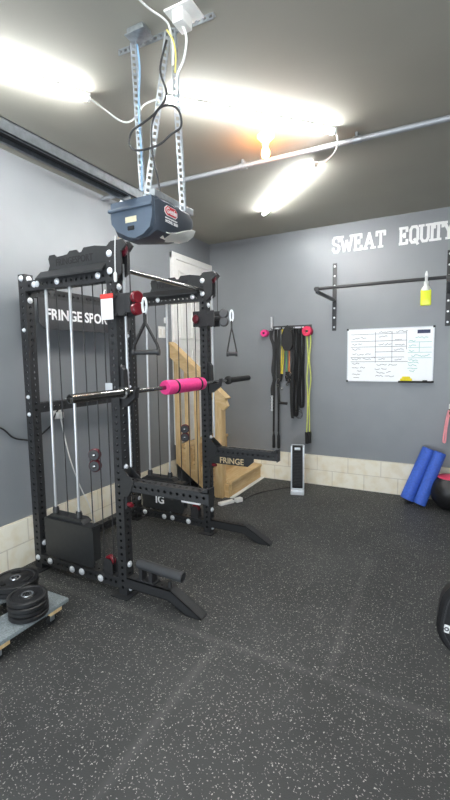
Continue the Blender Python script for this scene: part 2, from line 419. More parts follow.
# uprights
for (x, y, h) in ((XF, YN, 2.44), (XF, YF, 2.44), (XR, YN, 2.40), (XR, YF, 2.40)):
    mb = MB(); holed(mb, frame_mtx((x, y, .008), (0, 0, 1), (1, 0, 0)), h-.008, start=.03)
    u = obj('upright', mb, M_blk, rack, smooth=False)
    bp = MB().box(x-.08, x+.075, y-.085, y+.075, 0, .009, .002)
    obj('base_plate', bp, M_blk, u)
def boltpart(p, d, r=.0235):
    mb = MB(); mb.lathe(p, d, [(r, 0), (r, .004), (r*.72, .006), (r*.70, .012), (r*.45, .016)], 12)
    obj('bolt', mb, M_zinc, rack)
for k, y in enumerate((YN, YF)):
    x0, x1 = XR+hw, XF-hw
    mb = MB(); holed(mb, frame_mtx((x0, y, 2.305), (1, 0, 0), (0, 1, 0)), x1-x0, start=.02); obj('top_beam', mb, M_blk, rack, smooth=False)
    mb = MB(); holed(mb, frame_mtx((x0, y, .092), (1, 0, 0), (0, 1, 0)), x1-x0, start=.02); obj('bottom_beam', mb, M_blk, rack, smooth=False)
    # wavy crest plate with a folded ledge
    zt = 2.343
    pts = [(.36, zt), (.40, zt+.035), (.445, zt+.04), (.475, zt+.09), (.462, zt+.14), (.475, zt+.165), (.53, zt+.165), (.55, zt+.145), (.66, zt+.150), (.685, zt+.172),
           (.755, zt+.172), (.775, zt+.150), (.80, zt+.150), (.825, zt+.178), (.93, zt+.178), (XF-.035, zt+.16), (XF-.035, zt)]
    mb = MB().prism(pts, 'xz', y-.022, y-.012)
    c = obj('crest_plate', mb, M_panel if 0 else M_shroud, rack, smooth=False)
    lg = MB().prism([(y-.022, zt+.055), (y-.075, zt+.0), (y-.075, zt-.012), (y-.022, zt+.043)], 'yz', .37, XF-.04)
    obj('ledge', lg, M_shroud, c, smooth=False)
    text('lettering', 'FRINGESPORT', .068, M_dtext, c, (.54, y-.0225, zt+.082), (1, 0, 0), (0, 0, 1), .002, .0012, xs=.86)
    # pulley housing on the head of the front upright
    hs = MB(); prof = [(XF-.04, 2.40), (XF-.02, 2.50), (XF+.015, 2.525), (XF+.12, 2.525), (XF+.15, 2.49), (XF+.115, 2.455), (XF+.10, 2.455), (XF+.10, 2.31), (XF+.038, 2.27), (XF+.038, 2.40)]
    hs.prism(prof, 'xz', y-.040, y-.026); hs.prism(prof, 'xz', y+.026, y+.040); hs.box(XF-.01, XF+.1, y-.03, y+.03, 2.50, 2.522)
    h_ = obj('pulley_housing', hs, M_blk, rack, smooth=False)
    for q in range(3): pass
    obj('pulley', MB().lathe((XF+.08, y-.014, 2.465), (0, 1, 0), [(.04, 0), (.042, .006), (.03, .014), (.042, .022), (.04, .028)], 20), M_dred, h_)
    # chrome guide rod beside the upright for the sliding pulley carriage
    obj('carriage_rod', MB().cyl((XF+.062, y+.03, .96), (XF+.062, y+.03, 2.38), .0095, 10), M_rod, rack)
    # weight stack with its sheet-steel cover
    ws = MB()
    for q in range(9): ws.box(.30, .735, y-.035, y+.06, .165+q*.032, .165+q*.032+.028, .003)
    obj('weight_stack', ws, M_hole, rack, smooth=False)
    sh = MB(); sh.prism([(.285, .155), (.80, .155), (.815, .19), (.815, .440), (.795, .462), (.285, .470)], 'xz', y-.052, y-.044)
    sh.box(.285, .805, y-.05, y+.03, .462, .470); sh.box(.285, .293, y-.05, y+.03, .165, .465); sh.box(.800, .808, y-.05, y+.03, .2, .460)
    sp = obj('stack_cover', sh, M_shroud, rack, smooth=False)
    cap = MB().prism([(.30, .470), (.70, .470), (.66, .500), (.34, .500)], 'xz', y-.03, y+.06); obj('stack_cap', cap, M_shroud, sp, smooth=False)
    for xr in (.362, .618):
        obj('guide_rod', MB().cyl((xr, y, .10), (xr+.028 if k == 0 else xr+.02, y, 2.27), .0115, 12), M_rod, rack)
        obj('rod_collar', MB().lathe((xr+.004, y, .505), (0, 0, 1), [(.026, 0), (.026, .03), (.02, .05)], 16), M_blkflat, rack)
    # cables
    for (x, za, zb) in ((.498, .50, 2.27), (.765, .15, 2.27), (.868, .15, 2.27), (.962, .2, 2.27)):
        obj('cable', MB().cyl((x, y+.004, za), (x, y+.004, zb), .0042, 8), M_bcord, rack)
    # floating twin pulley
    av = Vector((.42, -.9, 0)).normalized()
    fp = MB()
    for q in (-.024, .024):
        for z in (1.025, .940): fp.lathe(Vector((.82, y, z))+av*q, av, [(.036, -.003), (.040, -.001), (.040, .001), (.036, .003)], 20)
    fp.cyl(Vector((.82, y, .925)), Vector((.82, y, 1.04)), .012, 10)
    fo = obj('pulley_block', fp, M_blkflat, rack, smooth=False)
    for z in (1.025, .940):
        obj('pulley', MB().lathe(Vector((.82, y, z))-av*.02, av, [(.040, 0), (.046, .006), (.034, .02), (.046, .034), (.040, .04)], 24), M_dred, fo)
        obj('axle_cap', MB().lathe(Vector((.82, y, z))+av*.027, av, [(.014, 0), (.013, .006), (.006, .009)], 12), M_dchrome, fo)
    # low pulley
    lp = MB().prism([(.885, .13), (.975, .13), (.975, .205), (.955, .245), (.905, .245), (.885, .205)], 'xz', y-.03, y-.022).prism([(.885, .13), (.975, .13), (.975, .205), (.955, .245), (.905, .245), (.885, .205)], 'xz', y+.022, y+.03)
    lo = obj('low_pulley_bracket', lp, M_blkflat, rack, smooth=False)
    obj('pulley', MB().lathe((.93, y-.018, .225), (0, 1, 0), [(.036, 0), (.041, .006), (.032, .018), (.041, .03), (.036, .036)], 24), M_red, lo)
    # carriage with red pulleys on the front upright
    cz = 2.095
    cr = MB()
    for sy in (-1, 1):
        yy = y+sy*.052
        cr.box(XF-(.06 if k == 0 else .10), XF+.13, yy-.006, yy+.006, cz-.07, cz+.075, .004)
    cr.box(XF-.062, XF-.046, y-.05, y+.05, cz-.068, cz+.072, .003); cr.box(XF+.046, XF+.062, y-.05, y+.05, cz-.068, cz+.072, .003)
    for z in (cz-.06, cz+.062): cr.cyl((XF-.05, y-.07, z), (XF-.05, y+.07, z), .012, 10); cr.cyl((XF+.06, y-.07, z), (XF+.06, y+.07, z), .012, 10)
    ca = obj('carriage', cr, M_blkflat, rack, smooth=False)
    # swivel head: twin pulleys on an arm in front of the upright
    px, py = (XF+.215, y-.03) if k == 0 else (XF+.20, y+.0)
    ax = Vector((.95, -.3, 0)) if k == 0 else Vector((.35, -.94, 0))
    hd = MB().cyl((XF+.10, y, cz+.005), (px, py, cz+.005), .02, 12)
    sd = ax.normalized()
    for z in (cz+.045, cz-.032):
        hd.lathe(Vector((px, py, z))-sd*.026, sd, [(.044, -.003), (.044, .003)], 18)
        if k == 0: hd.lathe(Vector((px, py, z))+sd*.022-Vector((.014, 0, 0)), sd, [(.034, -.002), (.034, .004)], 18)
    if k == 0: hd.box(XF+.13, XF+.185, y-.062, y-.05, cz-.055, cz+.075, .006)
    ho = obj('swivel_head', hd, M_blkflat, ca)
    for z in (cz+.045, cz-.032):
        c0 = Vector((px, py, z))-sd*.02
        obj('pulley', MB().lathe(c0, sd, [(.036, 0), (.041, .005), (.034, .02), (.041, .035), (.036, .04)], 22), M_red if k == 0 else M_panel, ca)
    kn = MB().lathe((XF-.03 if k == 0 else XF-.05, y-.062, cz), (0, -1, 0) if k == 0 else (-.4, -1, 0), [(.016, 0), (.016, .01), (.04, .012), (.042, .024), (.03, .036)], 18)
    if k: obj('pop_pin_knob', kn, M_dred, ca)
    obj('front_cable', MB().cyl((XF+.138, y, cz+.05), (XF+.138, y, 2.455), .0042, 8), M_bcord, rack)
    # front foot
    ft = MB()
    pts = [(XF+hw, .145), (1.50, .145), (1.745, .012), (1.745, .0), (1.625, .0), (1.475, .068), (XF+hw, .068)]
    ft.prism(pts, 'xz', y-hw, y-hw+.006); ft.prism(pts, 'xz', y+hw-.006, y+hw)
    ft.prism([(XF+hw, .145), (1.50, .145), (1.745, .012), (1.745, .004), (1.5, .138), (XF+hw, .138)], 'xz', y-hw, y+hw)
    ft.prism([(XF+hw, .068), (1.475, .068), (1.625, .0), (1.745, .0), (1.745, .004), (1.628, .006), (1.478, .074), (XF+hw, .074)], 'xz', y-hw, y+hw)
    fo2 = obj('front_foot', ft, M_blk, rack, smooth=False)
    for i in range(6): obj('punched_hole', MB().lathe((1.20+i*.0508, y, .1452), (0, 0, 1), [(.0095, 0), (.0095, .0006)], 10), M_dtext, fo2)
    # bolts
    yb = y-hw
    for (x, z) in ((XF, 2.445 if k == 0 else 2.45), (XF, 2.33), (XF-.11, 2.31), (.56, 2.31), (.31, 2.31), (.345, 2.31)): boltpart((x, yb-(.002 if x > .9 else 0), z), (0, -1, 0))
    for (x, z) in ((.31, .098), (.56, .085), (.665, .09), (.86, .085)): boltpart((x, yb, z), (0, -1, 0), .027)
    boltpart((XR, yb, 2.37), (0, -1, 0)); boltpart((XR, yb, .10), (0, -1, 0)); boltpart((XR, yb, 1.44), (0, -1, 0), .017); boltpart((XR, yb, 1.30), (0, -1, 0), .017); boltpart((XR, yb, 1.97), (0, -1, 0), .017)
    boltpart((XR+hw, y, 2.365), (1, 0, 0)); boltpart((XR+hw, y, 2.20), (1, 0, 0)); boltpart((XR+hw, y, .22), (1, 0, 0))
    boltpart((XF+hw, y, 2.225), (1, 0, 0)); boltpart((XF+hw, y, .235), (1, 0, 0)); boltpart((XF+hw, y, .045), (1, 0, 0), .016)
    boltpart((XF+hw, y, .965), (1, 0, 0), .02)
# small pale plate over a hole of the near upright, behind the bar
obj('hole_cover', MB().box(XF-.085, XF-.02, YN-hw-.004, YN-hw, 1.512, 1.566, .002), M_silver, rack)
# cross members between the two rear uprights
for (z, h) in ((2.275, .0762), (1.345, .0762)):
    mb = MB(); holed(mb, frame_mtx((XR, YN+hw, z), (0, 1, 0), (1, 0, 0)), W-2*hw, start=.02, hd=h); obj('rear_crossmember', mb, M_blk, rack, smooth=False)
mb = MB(); holed(mb, frame_mtx((XR, YN+hw, .10), (0, 1, 0), (1, 0, 0)), W-2*hw, start=.02); obj('rear_crossmember', mb, M_blk, rack, smooth=False)
# banner panel
y0, y1, zb, zt = YN+.06, YF-.06, 1.985, 2.235
pp = [(y0+.05, zb), (y1-.05, zb), (y1, zb+.05), (y1, zt), (y0, zt), (y0, zb+.05)]
bn = obj('banner_panel', MB().prism(pp, 'yz', XR+.045, XR+.055), M_panel, rack, smooth=False)
obj('banner_flange', MB().prism([(y0+.05, zb), (y1-.05, zb), (y1-.03, zb+.02), (y0+.03, zb+.02)], 'yz', XR+.055, XR+.075), M_panel, bn, smooth=False)
text('lettering', 'FRINGE SPORT', .122, M_wtext, bn, (XR+.0565, YN+.125, 2.068), (0, 1, 0), (0, 0, 1), .002, .003, xs=.95)
# badge on the far stack cover
text('lettering', 'IG', .118, M_wtext, [o for o in rack.children if o.name.startswith('stack_cover')][-1], (.462, YF-.0535, .228), (1, 0, 0), (0, 0, 1), .002, .0025)
obj('pale_strip', MB().box(.80, 1.02, YF-.07, YF-.052, .285, .305, .003), M_card, rack)
# chrome pull-up bar across the two front uprights
obj('pull_up_bar', MB().cyl((XF-.0, YN+hw, 2.36), (XF-.0, YF-hw, 2.36), .0165, 16), M_dchrome, rack)
# hollow tube for storing a bar, on the near foot
tb = MB(); a, b = Vector((1.205, YN, .262)), Vector((1.585, YN, .243)); dr_ = (b-a).normalized()
tb.lathe(a, dr_, [(.0, 0), (.036, 0), (.036, (b-a).length), (.030, (b-a).length), (.030, .1), (0, .1)], 24, cap=False)
bt = obj('bar_storage_tube', tb, M_panel, rack)
br = MB().box(1.22, 1.25, YN-.03, YN+.03, .146, .235, .003).box(1.31, 1.34, YN-.03, YN+.03, .146, .225, .003).box(1.20, 1.36, YN-.036, YN+.036, .145, .158, .003)
obj('locking_peg', MB().cyl((1.47, YN+.0, .146), (1.47, YN+.0, .19), .014, 10), M_blkflat, bt)
obj('tube_bracket', br, M_blkflat, bt, smooth=False)

# spotter arms, hooked on the front uprights
def spotter(y, label, out):
    r = thing('spotter_arm', label, 'spotter arm', (XF+hw, y, .83), 'spotter arms of the cable rack')
    x0, x1 = XF+hw+.012, 1.81
    mb = MB(); holed(mb, frame_mtx((x0, y, .840), (1, 0, 0), (0, 1, 0)), x1-x0, start=.02); obj('beam', mb, M_blk, r, smooth=False)
    mp = MB().prism([(x0-.012, .74), (x0, .74), (x0, .955), (x0-.012, .955)], 'xz', y-.042, y+.042)
    mp.prism([(x0-.012, .76), (x0+.03, .76), (x0+.06, .80), (x0+.09, .878), (x0+.002, .955), (x0-.012, .955)], 'xz', y-.0455, y-.0395)
    mp.prism([(x0-.012, .76), (x0+.03, .76), (x0+.06, .80), (x0+.09, .878), (x0+.002, .955), (x0-.012, .955)], 'xz', y+.0395, y+.0455)
    obj('mounting_bracket', mp, M_blk, r, smooth=False)
    obj('end_lip', MB().prism([(x1-.06, .870), (x1+.008, .870), (x1+.008, .91), (x1, .91)], 'xz', y-hw, y-hw+.006).box(x1, x1+.008, y-hw, y+hw, .793, .90), M_blk, r, smooth=False)
    if out < 0: pl = obj('side_plate', MB().prism([(x0, .722), (1.53, .722), (1.59, .775), (1.59, .81), (x0, .81)], 'xz', y+out*hw, y+out*(hw+.006)), M_shroud, r, smooth=False)
    if out < 0:
        text('lettering', 'FRINGE', .078, M_gold, pl, (1.235, y-hw-.0075, .735), (1, 0, 0), (0, 0, 1), .002, .0008, xs=.98)
    obj('bracket_pin', MB().lathe((x0+.02, y-.02, .70), (1, -.3, 0), [(.008, -.03), (.008, 0), (.016, .0), (.018, .03), (.012, .045)], 14), M_red, r)
    obj('pin_housing', MB().box(x0-.012, x0+.012, y-.03, y+.02, .66, .76, .003), M_blkflat, r)
spotter(YN, 'black spotter arm reaching out from the near upright below the barbell', 1)
spotter(YF, 'black spotter arm with gold lettering beside the wooden stairs', -1)

# ------------------------------------------------------------------ barbell on its hooks, with pink pad
XB, ZB = 1.1854, 1.5045
for (y, lb) in ((YN, 'black steel bar hook on the near upright holding the shiny barbell end'), (YF, 'black steel bar hook on the far upright behind the pink pad')):
    j = thing('bar_hook', lb, 'bar hook', (XF+hw, y, ZB-.05), 'bar hooks on the rack uprights')
    yo = y
    mb = MB().prism([(XF+hw+.002, 1.40), (XF+hw+.035, 1.40), (XF+hw+.12, 1.462), (XF+hw+.132, 1.535), (XF+hw+.115, 1.535), (XF+hw+.105, 1.488), (XF+hw+.035, 1.488), (XF+hw+.03, 1.66), (XF+hw+.002, 1.69)], 'xz', yo-.022, yo+.022)
    obj('hook_body', mb, M_blkflat, j, smooth=False)
    obj('side_bracket', MB().box(XF-.03, XF+hw+.004, yo-.046, yo-.0385, 1.42, 1.50, .002).box(XF-.03, XF+hw+.004, yo+.0385, yo+.046, 1.42, 1.50, .002), M_blk, j)
bb = thing('barbell', 'long steel barbell resting across the two front uprights', 'barbell', (XB, YN+W/2, ZB))
obj('shaft', MB().cyl((XB, -3.29, ZB), (XB, -1.77, ZB), .0155, 16), M_dchrome, bb)
for (ya, yb_, M_) in ((-3.775, -3.285, M_dchrome), (-1.267, -1.775, M_hole)):
    dd = (0, 1 if yb_ > ya else -1, 0); Ls = abs(yb_-ya)
    sl = MB().lathe((XB, ya, ZB), dd, [(.0, .025), (.023, .025), (.0235, 0), (.028, .0), (.0285, .004), (.0285, Ls-.03)], 24, cap=False)
    obj('sleeve', sl, M_, bb)
    obj('collar', MB().lathe((XB, ya, ZB), dd, [(.028, Ls-.04), (.042, Ls-.037), (.042, Ls-.01), (.034, Ls), (.0, Ls+.001)], 24), M_ if M_ is M_dchrome else M_hole, bb)
pad = thing('barbell_pad', 'hot pink foam pad wrapped around the barbell shaft', 'barbell pad', (XB, -2.55, ZB))
pf = MB().lathe((XB, -2.835, ZB), (0, 1, 0), [(.0165, 0), (.052, 0), (.058, .015), (.059, .10), (.056, .13), (.058, .17), (.058, .45), (.055, .48), (.058, .52), (.055, .56), (.0165, .565)], 24, cap=False)
obj('foam', pf, M_pink, pad)
for y in (-2.71, -2.355): obj('strap', MB().lathe((XB, y-.012, ZB), (0, 1, 0), [(.0585, 0), (.0605, .002), (.0605, .022), (.0585, .024)], 24, cap=False), M_hole, pad)

# ------------------------------------------------------------------ hanging cable handles and the white card
def handle(loc, label, d, ztop, drop, half):
    x, y = loc; D_ = Vector(d).normalized(); r = thing('pull_strap', label, 'cable handle', (x, y, ztop), 'cable handles hanging from the rack')
    o = Vector((x, y, 0))
    pts = [o+D_*(math.cos(t)*.014)+Vector((0, 0, ztop-.055+math.sin(t)*.05)) for t in [i*2*PI/18 for i in range(18)]]
    obj('carabiner', MB().tube(pts, .008, 8, closed=True), M_zinc, r)
    zt = ztop-.11; zk = ztop-.17; zg = ztop-drop
    sb = MB(); N_ = D_.cross(Vector((0, 0, 1)))*.016
    sb.ribbon([o+Vector((0, 0, zt+.01)), o+Vector((0, 0, zk))], N_, .007)
    for s_ in (-1, 1): sb.ribbon([o+Vector((0, 0, zk+.01)), o+D_*(s_*half*.9)+Vector((0, 0, zg+.05)), o+D_*(s_*half)+Vector((0, 0, zg+.02))], N_, .006)
    obj('strap', sb, M_hole, r)
    g = MB().cyl(o-D_*half+Vector((0, 0, zg)), o+D_*half+Vector((0, 0, zg)), .0165, 14)
    for s_ in (-1, 1): g.lathe(o+D_*half*s_+Vector((0, 0, zg)), D_*s_, [(.024, -.01), (.024, .008)], 14)
    obj('grip', g, M_blkflat, r)
handle((1.37, YN-.05), 'black triangular cable handle hanging from the near red pulley', (1, .35, 0), 2.13, .355, .085)
handle((1.375, YF-.03), 'black strap handle hanging from the far grey pulley before the back wall', (.45, .2, 0), 2.165, .40, .042)
tg = thing('hanging_card', 'white card with a red top edge hung on the near upright', 'card', (1.043, YN-.05, 2.08))
cx_ = (1.022, 1.128); obj('card', MB().box(cx_[0], cx_[1], YN-.082, YN-.076, 2.0, 2.145, .002), M_card, tg)
obj('header', MB().box(cx_[0]-.002, cx_[1]+.002, YN-.084, YN-.074, 2.14, 2.172, .002), M_cardred, tg)
obj('hook_wire', MB().tube(spline([(1.05, YN-.079, 2.165), (1.04, YN-.06, 2.20), (1.03, YN-.039, 2.205)], 4), .003, 6), M_zinc, tg)

# ------------------------------------------------------------------ furniture dolly with weight plates
dl = thing('plate_dolly', 'carpet-topped wooden dolly carrying weight plates near the left wall', 'dolly', (.66, -3.92, 0))
for (xa, xb) in ((.71, .935), (.33, .555)):
    obj('carpet_deck', MB().box(xa, xb, -4.22, -3.645, .118, .145, .006), M_carpet, dl)
for y in (-4.12, -3.745):
    obj('wood_rail', MB().box(.34, .93, y-.045, y+.045, .092, .118, .003), M_wood, dl)
for x in (.40, .87):
    for y in (-4.12, -3.745):
        c = MB().box(x-.03, x+.03, y-.03, y+.03, .082, .092).box(x-.02, x-.014, y-.016, y+.016, .03, .085).box(x+.014, x+.02, y-.016, y+.016, .03, .085)
        co = obj('caster', c, M_galv, dl, smooth=False)
        obj('wheel', MB().lathe((x-.012, y, .034), (1, 0, 0), [(.026, 0), (.034, .004), (.034, .020), (.026, .024)], 20), M_hole, co)
def plate(x, y, z, R, th, label, group, grips=False):
    p = thing('weight_plate', label, 'weight plate', (x, y, z), group)
    pr = [(.026, 0), (R-.008, 0), (R, .006), (R, th-.006), (R-.008, th), (R*.82, th), (R*.78, th-.006), (R*.45, th-.006), (R*.40, th-.001), (.026, th-.001)]
    mb = MB().lathe((x, y, z), (0, 0, 1), pr, 40, cap=False); b = obj('disc', mb, M_leather, p)
    obj('hub_ring', MB().lathe((x, y, z), (0, 0, 1), [(.0265, .0), (.0265, th+.001), (.029, th+.002), (.0365, th+.002), (.038, th-.004)], 28, cap=False), M_chrome, p)
    if grips:
        for a in (.35, 2.45, 4.54):
            gx, gy = x+math.cos(a)*R*.63, y+math.sin(a)*R*.63
            obj('grip_hole', MB().box(-.032, .032, -.016, .016, th-.005, th+.001, .004, Matrix.Translation((gx, gy, z)) @ Matrix.Rotation(a+PI/2, 4, 'Z')), M_dtext, p)
names = ['bottom', 'second', 'third', 'top']
for i, lb in enumerate(('small black weight plate at the bottom of the front stack, on the carpet', 'small black weight plate second from the bottom of the front stack',
                        'small black weight plate just under the top one of the front stack', 'small black weight plate topmost of the front stack on the dolly')):
    plate(.845+(.004, -.003, .006, 0)[i], -3.885+(.0, .006, -.004, 0)[i], .146+i*.0325, .118, .032, lb, 'small plates stacked at the front of the dolly')
for i, lb in enumerate(('wide black weight plate under another at the rear of the dolly', 'wide black weight plate with grip slots topmost of the rear stack')):
    plate(.50+i*.012, -3.73, .146+i*.040, .150, .042, lb, 'wide plates stacked at the rear of the dolly', i == 1)

# ------------------------------------------------------------------ garage door opener and its rail
op = thing('garage_door_opener', 'slate blue garage door opener hanging from the ceiling on perforated steel angles', 'garage door opener', (1.74, -3.66, 2.5))
x0, x1, ya, yb = 1.616, 1.876, -3.825, -3.48
def shell(prof_front, y_list):
    pass
body = MB(); secs = []
for (y, dx, zt_, zb_, rb) in ((ya, .0, 2.495, 2.345, .05), (ya+.02, .01, 2.505, 2.325, .06), (ya+.12, .012, 2.505, 2.325, .06), (yb-.05, .010, 2.505, 2.365, .05), (yb, -.005, 2.49, 2.40, .04)):
    a, b = x0-dx, x1+dx; P_ = [(a+.02, zt_), (b-.015, zt_), (b, zt_-.015), (b, zb_+rb*1.1), (b-.018, zb_+rb*.45), (b-.065, zb_+.004), ((a+b)/2, zb_-.006), (a+.065, zb_+.004), (a+.018, zb_+rb*.45), (a, zb_+rb*1.1), (a, zt_-.015)]
    secs.append(body.verts([(px, y, pz) for px, pz in P_]))
for A, B in zip(secs, secs[1:]):
    for j in range(len(A)): body.face([A[j], A[(j+1) % len(A)], B[(j+1) % len(A)], B[j]])
body.face(secs[0][::-1]); body.face(secs[-1])
obj('housing', body, M_opener, op, smooth=True)
fr = MB()
P_ = [(x0+.005, 2.50), (x1-.005, 2.50), (x1-.002, 2.43), (x1-.006, 2.40), (x1-.018, 2.358), (x1-.06, 2.328), ((x0+x1)/2+.02, 2.316), (x0+.105, 2.328), (x0+.04, 2.362), (x0+.006, 2.40), (x0+.002, 2.43)]
fr.prism(P_, 'xz', ya-.022, ya+.004); fp_ = obj('front_cover', fr, M_opener_lit, op)
obj('brow', MB().box(x0-.006, x1+.002, ya-.036, ya-.018, 2.452, 2.468, .005), M_opener_lit, fp_)
obj('label', MB().box(1.712, 1.780, ya-.0245, ya-.021, 2.393, 2.420, .001), M_label, fp_)
obj('socket', MB().box(1.725, 1.765, ya-.0245, ya-.021, 2.356, 2.376, .004), M_dtext, fp_)
ln = MB(); secs = []
for i in range(9):
    t = i/8; y = ya+.09+t*(yb-ya-.088); drop = math.sin(t*PI*.5)
    a, b = x0+.05, x1+.008
    sm_ = t*t*(3-2*t); zt_ = 2.350+.072*sm_; zb_ = 2.334-.004*math.sin(PI*t)+.040*sm_
    secs.append(ln.verts([(a, y, zb_+.03), ((a+b)/2, y, zb_-.004), (b-.05, y, zb_), (b-.012, y, zb_+.02), (b+.002, y, zt_), (b-.02, y, zt_+.012), (a, y, zt_)]))
for A, B in zip(secs, secs[1:]):
    for j in range(len(A)): ln.face([A[j], A[(j+1) % len(A)], B[(j+1) % len(A)], B[j]])
ln.face(secs[0][::-1]); ln.face(secs[-1]); obj('lamp_lens', ln, M_lens, op)
bx = x1+.013
bd = MB(); L0, L1, zc = -3.765, -3.655, 2.452
pts = [(L0+.018, zc-.022), (L1-.018, zc-.022), (L1, zc-.008), (L1, zc+.012), (L1-.018, zc+.026), (L0+.018, zc+.026), (L0, zc+.012), (L0, zc-.008)]
obj('badge_rim', MB().prism(pts, 'yz', bx-.004, bx), M_wtext, op, smooth=False)
bd.prism([(p_*.92+.08*(L0+L1)/2, z_*.86+.14*(zc+.002)) for p_, z_ in pts], 'yz', bx, bx+.002); bg = obj('badge', bd, M_badge, op, smooth=False)
text('lettering', 'Genie', .038, M_wtext, bg, (bx+.003, (L0+L1)/2, zc-.010), (0, 1, 0), (0, 0, 1), .001, .001, 'CENTER')
text('lettering', 'MODEL 2020', .019, M_wtext, bg, (bx+.001, (L0+L1)/2, zc-.056), (0, 1, 0), (0, 0, 1), .001, .0006, 'CENTER')
obj('rule', MB().box(bx-.002, bx+.001, L0+.005, L1-.005, zc-.036, zc-.031), M_wtext, bg)
# perforated mounting angle over the housing
def angle_iron(a, b, face, wd=.030, spacing=.03, s=.5):
    """L-profile with punched slots drawn as dark sunk ovals on both flanges"""
    a, b = Vector(a), Vector(b); d_ = (b-a).normalized(); Fv = Vector(face); Fv = (Fv-d_*Fv.dot(d_)).normalized(); G = d_.cross(Fv)
    mb = MB(); L_ = (b-a).length
    for (u, v, wid) in ((Fv, G, wd), (G, Fv, wd)):
        n = int(L_/spacing); hw_ = .0075
        for i in range(n):
            z0, z1 = i*L_/n, (i+1)*L_/n; zc_ = (z0+z1)/2; hz = .009
            def q(uu, zz, tt): return a+u*uu+d_*zz+v*tt
            for tt in (0, .003):
                for (u0, u1, e0, e1) in ((0, wid/2-hw_, z0, z1), (wid/2+hw_, wid, z0, z1), (wid/2-hw_, wid/2+hw_, z0, zc_-hz), (wid/2-hw_, wid/2+hw_, zc_+hz, z1)):
                    mb.face(mb.verts([q(u0, e0, tt), q(u1, e0, tt), q(u1, e1, tt), q(u0, e1, tt)]))
    return mb
rc = MB(); rc.box(x1-.03, x1-.0, ya+.0, yb-.0, 2.503, 2.535, .002)
obj('mounting_bracket', rc, M_galv, op, smooth=False)
obj('hanger_angle', angle_iron((1.655, -3.650, H-.03), (1.690, -3.650, 2.50), (.7, -.7, 0)), M_galv, op, smooth=False)
obj('hanger_angle', angle_iron((1.890, -3.636, H-.03), (1.902, -3.60, 2.49), (.7, -.7, 0)), M_galv, op, smooth=False)
obj('brace_angle', angle_iron((1.855, -3.625, H-.03), (1.712, -3.66, 2.53), (.7, -.7, 0)), M_galv, op, smooth=False)
cb = MB(); A_ = angle_iron((1.52, -3.628, H-.002), (2.085, -3.602, H-.002), (0, 0, -1)); obj('ceiling_angle', A_, M_galv, op, smooth=False)
# rail running back to the garage door
rl = thing('opener_rail', 'long steel opener rail running from the slate opener along the left side', 'rail', (1.74, -5.3, 2.5))
ra = MB(); ye = BY+.15
for (a, b, c, e) in ((1.702, 1.706, 2.500, 2.545), (1.778, 1.784, 2.500, 2.545), (1.702, 1.784, 2.541, 2.545), (1.702, 1.715, 2.500, 2.503), (1.771, 1.784, 2.500, 2.503)): ra.box(a, b, ye, ya+.03, c, e)
obj('channel', ra, M_galv, rl, smooth=False)
obj('drive_belt', MB().box(1.718, 1.768, ye+.02, ya-.03, 2.515, 2.521), M_hole, rl)
obj('end_pulley', MB().lathe((1.66, ya+.035, 2.51), (0, 0, 1), [(.022, -.012), (.026, -.006), (.026, .006), (.022, .012)], 16).box(1.652, 1.704, ya+.03, ya+.04, 2.505, 2.515), M_wcord, rl)
obj('wall_bracket', MB().box(1.70, 1.79, BY, ye+.05, 2.49, 2.55), M_galv, rl)
# ceiling outlet box, junction bracket, cords
bo = thing('ceiling_outlet', 'white outlet box with plug on the ceiling above the opener', 'outlet', (1.96, -3.68, H))
obj('cover_plate', MB().box(1.885, 2.035, -3.725, -3.60, H-.012, H-.001, .003), M_white, bo)
obj('outlet_body', MB().box(1.925, 1.985, -3.715, -3.63, H-.07, H-.012, .005), M_white, bo)
jb = thing('junction_box', 'dented galvanised metal box on the ceiling over the left hanger', 'junction box', (1.66, -3.70, H))
obj('box_shell', MB().box(1.655, 1.755, -3.72, -3.65, H-.03, H-.001, .004), M_galv, jb); obj('lid', MB().box(1.645, 1.765, -3.728, -3.642, H-.035, H-.03, .002), M_galv, jb)
tag(obj('power_lead', MB().tube(spline([(1.955, -3.675, H-.06), (1.968, -3.66, 3.26), (1.945, -3.65, 3.18), (1.905, -3.65, 3.12), (1.90, -3.645, 3.05)], 8), .006, 8), M_wcord), 'white power cord dropping from the ceiling outlet beside the right hanger', 'cable')
tag(obj('ceiling_wire', MB().tube(spline([(1.83, -4.3, H-.01), (1.829, -3.844, H-.012), (1.869, -3.70, H-.02), (1.875, -3.66, 3.33), (1.885, -3.65, 3.24), (1.88, -3.65, 3.17)], 8), .005, 8), M_wcord), 'white wire crossing the ceiling towards the outlet box from above', 'cord')
tag(obj('yellow_wire', MB().tube(spline([(1.86, -3.665, 3.33), (1.895, -3.665, 3.27), (1.905, -3.66, 3.20), (1.895, -3.655, 3.13)], 8), .004, 6), M_ycord), 'short yellow wire tied along the right hanger', 'cord')
tag(obj('blue_wire', MB().tube(spline([(1.675, -3.665, H-.05), (1.69, -3.67, 3.2), (1.675, -3.67, 3.0), (1.685, -3.672, 2.8), (1.68, -3.67, 2.6), (1.68, -3.66, 2.5)], 8), .005, 6), M_bluecord), 'pale blue wire running down the left hanger', 'cord')
